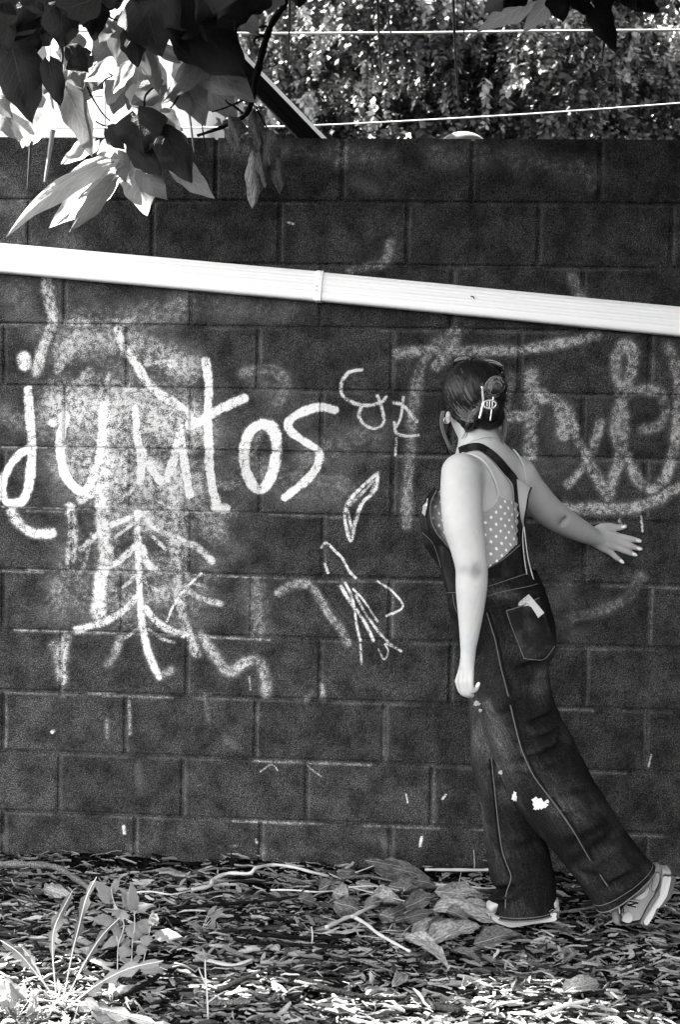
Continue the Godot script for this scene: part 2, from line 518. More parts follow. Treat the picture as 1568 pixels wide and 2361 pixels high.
	# paint that ran along the joints
	for a in [[6, 0.85, [0, 1030, 200, 1033, 430, 1037]], [6, 0.9, [0, 1168, 300, 1176, 520, 1184]], [6, 0.85, [60, 1314, 300, 1320, 470, 1326, 600, 1332]], [7, 0.85, [30, 1453, 300, 1461, 470, 1468, 620, 1475]], [5, 0.7, [700, 1340, 900, 1342]], [5, 0.7, [620, 1187, 800, 1193]], [5, 0.75, [0, 747, 200, 747, 400, 748]], [6, 0.7, [150, 888, 440, 890]], [5, 0.6, [1290, 1495, 1400, 1498]], [5, 0.6, [1240, 1348, 1330, 1349]], [12, 0.6, [151, 640, 152, 740]], [12, 0.55, [299, 760, 300, 880]], [9, 0.5, [600, 770, 601, 880]], [10, 0.45, [905, 770, 906, 880]], [9, 0.5, [445, 1190, 446, 1300]], [8, 0.5, [748, 1190, 749, 1290]]]:
		st(a[0] * 0.9, a[1] * 0.72, 0.95, a[2])
	# chalk
	for a in [[9, 1, [834, 852, 804, 858, 787, 883, 790, 912, 819, 930, 849, 934, 880, 926, 890, 915]], [9, 1, [834, 934, 827, 958, 840, 978, 864, 988, 884, 974, 880, 940, 870, 912]], [9, 1, [909, 928, 930, 934, 949, 958, 961, 972]], [8, 1, [930, 915, 924, 960, 912, 985]], [8, 1, [909, 973, 914, 998, 940, 1005, 964, 1003]],
			[7, 0.9, [914, 1010, 911, 1048]], [10, 1, [871, 1090, 826, 1130, 800, 1163, 795, 1196, 808, 1245, 819, 1203, 834, 1160, 864, 1130, 871, 1092]], [8, 0.8, [806, 1165, 860, 1110]], [9, 0.8, [850, 1148, 868, 1105]], [8, 0.9, [800, 1175, 812, 1225]], [7, 1, [740, 1262, 752, 1251, 772, 1270, 789, 1287, 804, 1315, 819, 1332]],
			[9, 1, [786, 1352, 806, 1386, 829, 1416, 849, 1450, 860, 1476]], [7, 1, [796, 1344, 812, 1380, 822, 1440, 830, 1476]], [6, 1, [814, 1358, 840, 1386, 870, 1432]], [7, 0.9, [820, 1372, 846, 1420, 890, 1476, 924, 1500]], [6, 1, [870, 1340, 903, 1362, 929, 1398, 891, 1420]], [6, 0.9, [831, 1486, 833, 1530]],
			[5, 0.9, [872, 1496, 886, 1520, 895, 1500, 888, 1484, 924, 1500]], [9, 0.9, [748, 1300, 756, 1320]], [6, 0.9, [664, 512, 676, 516]], [10, 0.8, [1430, 1198, 1432, 1214]], [6, 0.9, [1480, 1190, 1482, 1225]], [5, 0.9, [1502, 1740, 1496, 1766]], [6, 1, [1028, 1832, 1020, 1842]], [7, 1, [972, 1930, 968, 1950]], [4, 0.9, [936, 1830, 940, 1850]],
			[9, 0.9, [118, 1688, 122, 1684]], [10, 0.9, [286, 1920, 284, 1906]], [8, 0.8, [590, 1936, 592, 1942]], [5, 0.8, [600, 1778, 625, 1762, 640, 1776]], [4, 0.7, [700, 1760, 740, 1790]], [6, 0.5, [530, 1950, 545, 1950]]]:
			st(a[0] * 0.95, a[1] * 1.0, 0.65, a[2])
	# drips and flakes along joints
	for a in [[12, 0.9, [296, 1618, 298, 1690]], [9, 0.8, [245, 1660, 246, 1700]], [16, 0.9, [742, 1580, 744, 1612]], [18, 0.7, [705, 1612, 716, 1600]], [8, 0.7, [600, 1960, 606, 1985]], [16, 0.6, [606, 1950, 608, 1995]], [18, 0.5, [4, 1930, 6, 1985]], [16, 0.6, [304, 1955, 302, 1995]], [14, 0.8, [140, 1574, 143, 1604]], [8, 0.8, [200, 1599, 260, 1600]], [10, 0.6, [470, 1600, 480, 1660]],
			[6, 0.9, [574, 1560, 576, 1590]], [9, 0.8, [468, 1604, 484, 1600]], [16, 0.45, [318, 1760, 320, 1830]], [9, 0.5, [136, 1770, 138, 1860]], [11, 0.5, [424, 1770, 426, 1880]], [20, 0.4, [520, 1700, 540, 1720]], [8, 0.4, [1296, 1640, 1300, 1760]], [18, 0.4, [880, 1925, 905, 1990]], [8, 0.5, [883, 1640, 884, 1740]], [10, 0.5, [1000, 1790, 1004, 1880]],
			[8, 0.5, [1488, 1650, 1492, 1770]]]:
			st(a[0] * 0.9, a[1] * 0.72, 0.95, a[2])
	# pale strokes on block arrises: caught light painted in, stronger on lower courses
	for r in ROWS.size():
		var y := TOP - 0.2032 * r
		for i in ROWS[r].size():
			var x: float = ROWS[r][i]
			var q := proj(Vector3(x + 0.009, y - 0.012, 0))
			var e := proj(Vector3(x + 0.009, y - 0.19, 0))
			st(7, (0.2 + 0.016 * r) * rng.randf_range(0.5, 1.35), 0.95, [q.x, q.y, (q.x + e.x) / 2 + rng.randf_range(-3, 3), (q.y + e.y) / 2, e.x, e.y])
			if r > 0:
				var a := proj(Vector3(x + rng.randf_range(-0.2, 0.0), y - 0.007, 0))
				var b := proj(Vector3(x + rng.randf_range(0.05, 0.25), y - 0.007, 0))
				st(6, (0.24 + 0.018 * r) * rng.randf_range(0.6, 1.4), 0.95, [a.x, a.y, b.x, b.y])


func wall_textures() -> void:
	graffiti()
	var fine := FastNoiseLite.new()
	fine.seed = 91; fine.frequency = 0.27; fine.noise_type = FastNoiseLite.TYPE_SIMPLEX; fine.fractal_octaves = 2
	var im_f := fine.get_image(TX, TX, false, false, true)
	fine.frequency = 0.012; fine.seed = 92; fine.fractal_octaves = 4
	var im_c := fine.get_image(TX, TX, false, false, true)
	fine.frequency = 0.55; fine.seed = 93; fine.fractal_octaves = 1
	var im_p := fine.get_image(TX, TX, false, false, true)
	var bf := im_f.get_data()
	var bc := im_c.get_data()
	var bp := im_p.get_data()
	fine.frequency = 0.055; fine.seed = 94; fine.fractal_octaves = 3
	var bm := fine.get_image(TX, TX, false, false, true).get_data()
	var rgb := PackedByteArray()
	rgb.resize(TX * TX)
	var hgt := PackedByteArray()
	hgt.resize(TX * TX)
	var lut := PackedByteArray()
	for i in 1001: lut.append(int(255.0 * clampf(pow(i / 1000.0, 1.0 / 2.2), 0, 1)))
	for k in TX * TX:
		var g := bf[k] / 255.0
		var c := bc[k] / 255.0
		var p := bp[k] / 255.0
		var grain := clampf((0.62 * g + 0.38 * p - 0.3) * 2.5, 0.0, 1.0)
		var base := 0.009 + 0.028 * c + 0.14 * grain * grain * (0.3 + c)
		if p < 0.38: base *= 0.3
		elif bm[k] < 74: base *= 0.55
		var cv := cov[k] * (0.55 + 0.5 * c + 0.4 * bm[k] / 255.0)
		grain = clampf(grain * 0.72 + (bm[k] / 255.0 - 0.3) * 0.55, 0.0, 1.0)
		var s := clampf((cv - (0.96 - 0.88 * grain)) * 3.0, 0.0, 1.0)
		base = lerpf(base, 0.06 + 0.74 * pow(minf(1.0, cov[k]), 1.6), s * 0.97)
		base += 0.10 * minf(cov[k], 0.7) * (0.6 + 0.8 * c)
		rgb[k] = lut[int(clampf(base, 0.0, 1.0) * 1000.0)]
		hgt[k] = int(255.0 * clampf(0.1 + 0.8 * grain, 0.0, 1.0))
	var im := Image.create_from_data(TX, TX, false, Image.FORMAT_L8, rgb)
	im.convert(Image.FORMAT_RGB8)
	var m := StandardMaterial3D.new()
	m.albedo_texture = img_tex(im)
	m.heightmap_enabled = true
	m.heightmap_texture = img_tex(Image.create_from_data(TX, TX, false, Image.FORMAT_L8, hgt))
	m.heightmap_scale = 0.8
	m.roughness = 0.72
	m.vertex_color_use_as_albedo = true
	m.metallic_specular = 0.16
	M["block"] = m


func wuv(p: Vector3) -> Vector2:
	return Vector2((p.x - WX0) / WS, 1.0 - (p.y - WY0) / WS)


func wall() -> void:
	wall_textures()
	var w := thing("block_wall", "dark painted concrete block wall covered in pale graffiti, with leaves hanging over its top", "wall", Vector3(-0.2, 0, 0))
	var rows := ROWS
	var top := TOP
	for r in rows.size():
		var xs: Array = rows[r].duplicate()
		while xs[0] > -2.6: xs.push_front(xs[0] - 0.415)
		while xs[-1] < 2.6: xs.append(xs[-1] + 0.415)
		var y1 := top - 0.2032 * r
		var y0 := y1 - 0.2032
		for i in xs.size() - 1:
			var gap := 0.0052
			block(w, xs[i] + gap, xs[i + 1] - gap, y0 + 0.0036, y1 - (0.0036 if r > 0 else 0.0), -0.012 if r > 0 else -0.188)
	var mb := MB.new()
	var nx := 40
	for j in 2:
		for i in nx + 1:
			var p := Vector3(-2.6 + 5.2 * i / nx, [0.0, top - 0.006][j], -0.011)
			mb.add(p, wuv(p))
	mb.grid(0, nx + 1, 2)
	# the core behind the faces
	mb.box(Vector3(-2.6, -0.2, -0.19), Vector3(2.6, top - 0.006, -0.014))
	part("mortar", mb.mesh(true), M.block, w)


func block(w: Node3D, x0: float, x1: float, y0: float, y1: float, back: float) -> void:
	var mb := MB.new()
	var b := 0.006
	var tone := rng.randf_range(0.72, 1.0)
	mb.tint = Color(tone, tone, tone)
	var proud := rng.randf_range(-0.0008, 0.0012)
	var ring := []
	for k in 3:
		var ins: float = [0.0, 0.001, b][k]
		var z: float = [minf(back, -0.018), -0.0035 + proud, proud][k]
		for e in 4:
			var cx := (x0 + ins) if e in [0, 3] else (x1 - ins)
			var cy := (y0 + ins) if e in [0, 1] else (y1 - ins)
			var p := Vector3(cx + rng.randf_range(-0.0006, 0.0006), cy + rng.randf_range(-0.0006, 0.0006), z)
			mb.add(p, wuv(p))
	for k in 2:
		for e in 4:
			var a: int = k * 4 + e
			var c: int = k * 4 + (e + 1) % 4
			mb.quad(a, a + 4, c + 4, c)
	mb.quad(8, 11, 10, 9)
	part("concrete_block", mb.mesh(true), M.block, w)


# ---------------------------------------------------------------- ground, downspout, what stands behind the wall
func ground() -> void:
	var mb := MB.new()
	var n := 90
	for j in n + 1:
		for i in n + 1:
			var x := -2.6 + 5.2 * i / n
			var z := -0.1 + 4.6 * j / n
			mb.add(Vector3(x, ground_h(x, z) - 0.006, z), Vector2(x, z))
	mb.grid(0, n + 1, n + 1)
	var f := mb.v.size()
	# the rest of the yard out to the horizon, round the finer patch
	for r in [[-160, -160, 160, -0.1], [-160, 4.5, 160, 160], [-160, -0.1, -2.6, 4.5], [2.6, -0.1, 160, 4.5]]:
		var a := mb.add(Vector3(r[0], -0.02, r[1])); var b := mb.add(Vector3(r[2], -0.02, r[1])); var c := mb.add(Vector3(r[2], -0.02, r[3])); var d := mb.add(Vector3(r[0], -0.02, r[3]))
		mb.quad(a, b, c, d)
	var m := mat(0.03, 0.95, 0.08)
	var gi := noise_img(512, 512, 0.05, 61)
	m.albedo_texture = img_tex(gi)
	m.albedo_color = Color(0.12, 0.12, 0.12)
	m.heightmap_enabled = true
	m.heightmap_texture = img_tex(gi)
	m.heightmap_scale = 1.2
	m.uv1_triplanar = true
	m.uv1_world_triplanar = true
	m.uv1_scale = Vector3.ONE * 2.3
	var g := part("ground", mb.mesh(), m, self)
	g.set_meta("kind", "structure")
	tag(g, "dark soil at the foot of the wall, hidden under wood mulch", "ground")


func downspout() -> void:
	var d := thing("downspout", "white ribbed metal downspout running slantwise across the block wall", "downspout", pt(735, 660, 0.05))
	# centre line in the picture and the outline of the profile: flutes on the face, a rolled lower edge
	var z := 0.062
	var a := pt(-700, 530, z)
	var b := pt(735, 659, z)
	var c := pt(2300, 811, z)
	for seg in [[a, b, 0.0, 68.0], [b, c, 0.0, 66.0]]:
		var p0: Vector3 = seg[0]
		var p1: Vector3 = seg[1]
		var ax := (p1 - p0).normalized()
		var up := (Vector3(0, 0, 1).cross(ax)).normalized()
		if up.y < 0: up = -up
		var out := Vector3(0, 0, 1)
		var h: float = seg[3] * 0.5 * mpp(z)
		var prof := PackedVector2Array()   # (up, out)
		prof.append(Vector2(-h * 0.86, -0.056)); prof.append(Vector2(-h, -0.04)); prof.append(Vector2(-h, -0.016))
		for k in 5: prof.append(Vector2(-h + 0.012 * (1.0 - cos(PI / 2 * k / 4)), -0.014 + 0.014 * sin(PI / 2 * k / 4)))
		var n := 6
		for k in n:
			var y := lerpf(-h * 0.42, h * 0.72, float(k) / (n - 1))
			var e := 0.0024 if k % 2 == 0 else 0.0
			prof.append(Vector2(y - 0.0035, 0.0)); prof.append(Vector2(y - 0.0015, -0.0012 - e * 0.6)); prof.append(Vector2(y + 0.0015, -0.0012 - e * 0.6)); prof.append(Vector2(y + 0.0035, 0.0))
		for k in 5: prof.append(Vector2(h - 0.010 * (1.0 - sin(PI / 2 * k / 4)), -0.012 + 0.012 * cos(PI / 2 * k / 4)))
		prof.append(Vector2(h, -0.04)); prof.append(Vector2(h * 0.86, -0.056)); prof.append(Vector2(-h * 0.86, -0.056))
		var mb := MB.new()
		var rows := 24
		for i in rows + 1:
			var q := p0.lerp(p1, float(i) / rows)
			for v2 in prof: mb.add(q + up * v2.x + out * (v2.y + 0.001 * sin(i * 1.3 + v2.x * 60.0)), Vector2(i, v2.x * 10))
		mb.grid(0, prof.size(), rows + 1)
		var o := part("pipe_section", mb.mesh(false), M.white_paint, d)
		if seg[0] == b: o.set_meta("label", "right, visibly fluted length of the white downspout")
	# coupling band with screws
	var ax := (c - a).normalized()
	var up := Vector3(0, 0, 1).cross(ax).normalized()
	var basis := Basis(ax, up, Vector3(0, 0, 1))
	var mb := MB.new()
	var h := 35.0 * mpp(z)
	mb.box(Vector3(-0.014, -h, -0.058), Vector3(0.006, h, 0.0035), Transform3D(basis, b), 0.004)
	mb.box(Vector3(0.006, -h * 1.03, -0.058), Vector3(0.0105, h * 1.03, 0.006), Transform3D(basis, b), 0.002)
	var band := part("coupling_band", mb.mesh(true), M.white_paint, d)
	for k in 2:
		var sb := MB.new()
		sb.ball(b + basis * Vector3(-0.006, -0.009 + 0.013 * k - 0.006, 0.004), Vector3(0.0035, 0.0035, 0.002), 8, 6)
		part("screw", sb.mesh(), M.black_metal if k == 2 else M.metal, band)
	var sc := MB.new()
	sc.tube(PackedVector3Array([pt(1086, 683, 0.0645), pt(1092, 684, 0.0645), pt(1094, 689, 0.0645)]), 0.002, 0.0015, 5)
	part("scratch", sc.mesh(), M.black_metal, d)


func leafy(name_: String, parent: Node, count: int, place: Callable, mesh: Mesh, m: Material) -> void:
	var mm := MultiMesh.new()
	mm.transform_format = MultiMesh.TRANSFORM_3D
	mm.use_colors = true
	mm.mesh = mesh
	mm.instance_count = count
	for i in count:
		var t: Array = place.call(i)
		mm.set_instance_transform(i, t[0])
		mm.set_instance_color(i, t[1])
	var o := MultiMeshInstance3D.new()
	o.name = name_
	o.multimesh = mm
	mesh.surface_set_material(0, m)
	o.material_override = m
	o.set_meta("kind", "stuff")
	parent.add_child(o, true)
	if parent is Node3D and parent != self: o.position = -(parent as Node3D).position


func spray_mesh() -> ArrayMesh:     # a short drooping spray of small leaves
	var mb := MB.new()
	var r := RandomNumberGenerator.new()
	r.seed = 77
	for k in 15:
		var t := k / 14.0
		var p := Vector3(0.04 * sin(t * 2.0), -0.32 * t, 0.03 * t)
		for s in [-1.0, 1.0]:
			var d := Vector3(s * r.randf_range(0.5, 1.0), -r.randf_range(0.3, 0.9), r.randf_range(-0.7, 0.7)).normalized()
			var w := d.cross(Vector3(r.randf_range(-1, 1), r.randf_range(-1, 1), r.randf_range(-1, 1))).normalized()
			var l := r.randf_range(0.05, 0.085) * (1.1 - 0.4 * t)
			var a := mb.add(p); var b := mb.add(p + d * l * 0.5 + w * l * 0.3); var c := mb.add(p + d * l); var e := mb.add(p + d * l * 0.5 - w * l * 0.3)
			mb.quad(a, b, c, e)
	return mb.mesh(true)


func background() -> void:
	# big trees beyond the wall, with hanging boughs
	var fm := mat(0.10, 0.5, 0.45)
	fm.vertex_color_use_as_albedo = true
	fm.backlight_enabled = true
	fm.backlight = Color(0.7, 0.7, 0.7)
	var spray := spray_mesh()
	var specs := [[Vector3(0.6, 0, -7.2), 2.6, "feathery tree behind the wall, just right of the slanting dark beam"], [Vector3(3.4, 0, -8.4), 2.7, "feathery tree behind the wall, at the right edge of the picture"], [Vector3(-2.0, 0, -11.5), 3.0, "tall feathery tree farthest behind the wall, beyond the leaning beam"], [Vector3(-0.6, 0, -9.6), 2.7, "narrow feathery tree behind the wall, above the foot of the slanting beam"], [Vector3(2.0, 0, -11.5), 3.4, "broad dark tree filling the gap between the two nearer feathery trees"]]
	for s in specs:
		var t := thing("background_tree", s[2], "tree", s[0], "trees beyond the wall")
		var base: Vector3 = s[0]
		var tb := MB.new()
		tb.tube(spline([base, base + Vector3(0.1, 2.5, 0.05), base + Vector3(-0.1, 6.5, 0.1)]), 0.24, 0.06, 9, 0.05)
		part("trunk", tb.mesh(), M.bark, t)
		var boughs := []
		for k in 26:
			var y := 1.2 + 5.0 * k / 26.0
			var ang := k * 2.4 + base.x
			var len_: float = s[1] * (1.0 - 0.5 * (k / 26.0)) * rng.randf_range(0.75, 1.05)
			var d := Vector3(cos(ang), 0, sin(ang))
			var p := [base + Vector3(0, y, 0), base + Vector3(0, y + 0.45, 0) + d * len_ * 0.5, base + Vector3(0, y + 0.1, 0) + d * len_]
			boughs.append(p)
			var bb := MB.new()
			bb.tube(spline(p, 4), 0.045, 0.012, 6)
			part("limb", bb.mesh(), M.bark, t)
		var place := func(i: int) -> Array:
			var b: Array = boughs[rng.randi() % boughs.size()]
			var u := pow(rng.randf(), 0.6)
			var p: Vector3 = (b[0] as Vector3).lerp(b[2], u) + Vector3(0, 0.6 * u * (1.0 - u) * 2.0, 0)
			p += Vector3(rng.randfn(0, 0.22), rng.randfn(-0.12, 0.22), rng.randfn(0, 0.22))
			var sc := rng.randf_range(0.6, 1.25)
			var bs := Basis.from_euler(Vector3(rng.randfn(0, 0.45), rng.randf() * TAU, rng.randfn(0, 0.45))).scaled(Vector3.ONE * sc)
			var v := 0.1 + 3.4 * smoothstep(0.0, 0.6, noise.get_noise_3d(p.x * 55.0, p.y * 55.0, p.z * 55.0) + rng.randfn(0, 0.12))
			return [Transform3D(bs, p), Color(v, v, v)]
		leafy("crown", t, 6500, place, spray, fm)
	# pale building on the left
	var h := thing("house", "white board-clad house beyond the wall, glimpsed between the leaves", "house", Vector3(-3.4, 0, -4.6))
	var wm: Material = M.white_paint
	for k in 20:
		var bb := MB.new()
		var x := -5.6 + 0.19 * k
		bb.box(Vector3(x, 0, -4.62), Vector3(x + 0.178, 5.2, -4.6 + 0.006 * (k % 2)), Transform3D.IDENTITY, 0.004)
		part("board", bb.mesh(true), wm, h)
	var cb := MB.new()
	cb.box(Vector3(-5.6, 0, -7.4), Vector3(-1.80, 5.2, -4.63))
	part("wall", cb.mesh(true), wm, h)
	var rb := MB.new()
	rb.box(Vector3(-5.9, 5.2, -7.8), Vector3(-1.6, 5.4, -4.2), Transform3D.IDENTITY, 0.02)
	part("roof", rb.mesh(true), mat(0.05), h)
	var nb := MB.new()
	nb.box(Vector3(-3.5, 1.6, -4.598), Vector3(-2.9, 2.75, -4.57), Transform3D.IDENTITY, 0.01)
	var win := part("window", nb.mesh(true), mat(0.5), h)
	var pb := MB.new()
	pb.box(Vector3(-3.44, 1.66, -4.569), Vector3(-2.96, 2.69, -4.562))
	part("pane", pb.mesh(true), mat(0.02, 0.1), win)
	# slanting beam
	var z := -0.9
	var lb := MB.new()
	var p0 := pt(420, 10, z)
	var p1 := pt(900, 507, z)
	var ax := (p1 - p0).normalized()
	var up := Vector3(0, 0, 1).cross(ax).normalized()
	var t3 := Transform3D(Basis(ax, up, Vector3(0, 0, 1)), p0)
	var l := p0.distance_to(p1)
	var hw := 21.0 * mpp(z)
	lb.box(Vector3(0, -hw, -0.06), Vector3(l, hw - 0.006, 0.0), t3, 0.004)
	var beam := thing("leaning_beam", "black steel beam slanting down behind the wall, with a bright upper edge", "beam", p0)
	part("beam", lb.mesh(true), M.black_metal, beam)
	var eb := MB.new()
	eb.box(Vector3(0, hw - 0.008, -0.07), Vector3(l, hw + 0.006, 0.006), t3, 0.001)
	part("edge_strip", eb.mesh(true), M.white_paint, beam)
	var rb2 := MB.new()
	rb2.tube(PackedVector3Array([t3 * Vector3(0, -hw * 0.35, 0.001), t3 * Vector3(l, -hw * 0.35, 0.001)]), 0.004, 0.004, 6)
	part("rib", rb2.mesh(), M.black_metal, beam)
	# wires
	for a in [[[-100, 60, 300, 74, 620, 77, 1000, 75, 1300, 71, 1700, 69], 0.0052, "upper white wire stretched level across the trees"], [[-100, 296, 400, 294, 700, 290, 1100, 270, 1350, 254, 1700, 228], 0.0036, "lower white wire rising to the right, just above the wall top"]]:
		var wb := MB.new()
		wb.tube(pline(a[0], -1.4, -1.4, 6), a[1], a[1], 7)
		solo("overhead_wire", wb.mesh(), M.cable, a[2], "wire", "wires above the wall")
	# pale dish
	var dz := -0.75
	var dp := pt(1068, 330, dz)
	var dish := thing("satellite_dish", "pale rounded dish just peeping over the wall top", "dish", dp)
	var db := MB.new()
	db.ball(dp + Vector3(0, -0.03, 0), Vector3(60.0 * mpp(dz), 44.0 * mpp(dz), 0.03), 24, 16)
	part("dish", db.mesh(), mat(0.34, 0.6), dish)
	var pb2 := MB.new()
	pb2.tube(PackedVector3Array([Vector3(dp.x, 0, dz - 0.06), Vector3(dp.x, dp.y - 0.02, dz - 0.06)]), 0.02, 0.02, 8)
	part("post", pb2.mesh(), mat(0.3), dish)


# ---------------------------------------------------------------- leaves and the catalpa
func leaf_mesh(base: Vector3, tip: Vector3, w: float, nrm: Vector3, fold := 0.25, droop := 0.1, kind := 0, wav := 0.1, sd := 0) -> ArrayMesh:
	var mb := MB.new()
	leaf_into(mb, base, tip, w, nrm, fold, droop, kind, wav, sd)
	return mb.mesh()


var fine_leaf := 1


func leaf_into(mb: MB, base: Vector3, tip: Vector3, w: float, nrm: Vector3, fold: float, droop: float, kind: int, wav: float, sd: int) -> void:
	var a := tip - base
	var l := a.length()
	var s := a.cross(nrm).normalized()
	var n := s.cross(a).normalized()
	var nt := 14 * fine_leaf
	var nq := 4 * fine_leaf
	var first := mb.v.size()
	for i in nt + 1:
		var t := float(i) / nt
		for j in range(-nq, nq + 1):
			var q := float(j) / nq
			var aq := absf(q)
			var h := 0.0
			if kind == 0:    # heart
				h = pow(sin(PI * pow(clampf(t, 0.0, 1.0), 0.64)), 0.78) * (1.0 - 0.25 * t) * 1.05 + (0.16 if t < 0.01 else 0.0)
			elif kind == 1:  # lance
				h = pow(sin(PI * pow(t, 0.75)), 0.9)
			elif kind == 2:  # jagged
				var saw := fposmod(t * 7.0 + sd * 0.37, 1.0)
				h = (0.12 + 0.9 * pow(t, 0.7) * (1.0 - pow(t, 5.0))) * (0.3 + 0.75 * saw)
			else:            # egg
				h = pow(sin(PI * pow(t, 0.7)), 0.7)
			h *= w * 0.5 * (1.0 + 0.08 * sin(t * 17.0 + sd + signf(q)) * aq)
			var back := -0.13 * l * aq * pow(1.0 - t, 4.0) if kind == 0 else 0.0
			if kind == 2: back = 0.09 * l * aq
			var lift := droop * l * (4.0 * t * (1.0 - t)) * 0.5 - fold * aq * aq * h * 2.0 + fold * aq * h * 1.1
			lift += wav * w * 0.22 * aq * sin(t * 9.0 + sd * 1.7 + (2.1 if q > 0 else 0.0)) + wav * w * 0.12 * sin(t * 4.0 + q * 3.0 + sd)
			mb.add(base + a * t + a.normalized() * back + s * q * h + n * lift, Vector2(q * 0.5 + 0.5, t))
	mb.grid(first, nq * 2 + 1, nt + 1)


func pleaf(parent: Node, bx: float, by: float, tx: float, ty: float, w: float, z: float, m: String, kind := 0, tilt := Vector2.ZERO, fold := 0.25, droop := 0.1, wav := 0.1) -> void:
	var sd := int(bx * 7.0 + ty)
	var b := pt(bx, by, z - tilt.x * 0.05)
	var t := pt(tx, ty, z + tilt.x * 0.05)
	var toward := (CAM - b).normalized()
	var a := (t - b).normalized()
	var n := (toward + a.cross(toward) * tilt.y).normalized()
	part("leaf" if not m.contains("dry") else "dead_leaf", leaf_mesh(b, t, w * mpp(z), n, fold, droop, kind, wav, sd), M[m], parent)


func in_beam(p: Vector3) -> bool:     # gaps in the crown, where the photograph shows that sun comes through
	var s := Vector3(-0.55, 0.80, -0.29).normalized()
	for b in [[Vector3(-0.98, 2.2, 0.45), 0.28], [Vector3(-0.72, 2.25, 0.45), 0.17], [gp(1410, 2285), 0.10], [gp(1270, 2310), 0.09], [gp(1490, 2262), 0.07], [gp(900, 2330), 0.08], [gp(560, 2300), 0.06]]:
		var q: Vector3 = p - b[0]
		if (q - s * q.dot(s)).length() < b[1] + 0.1: return true
	return false


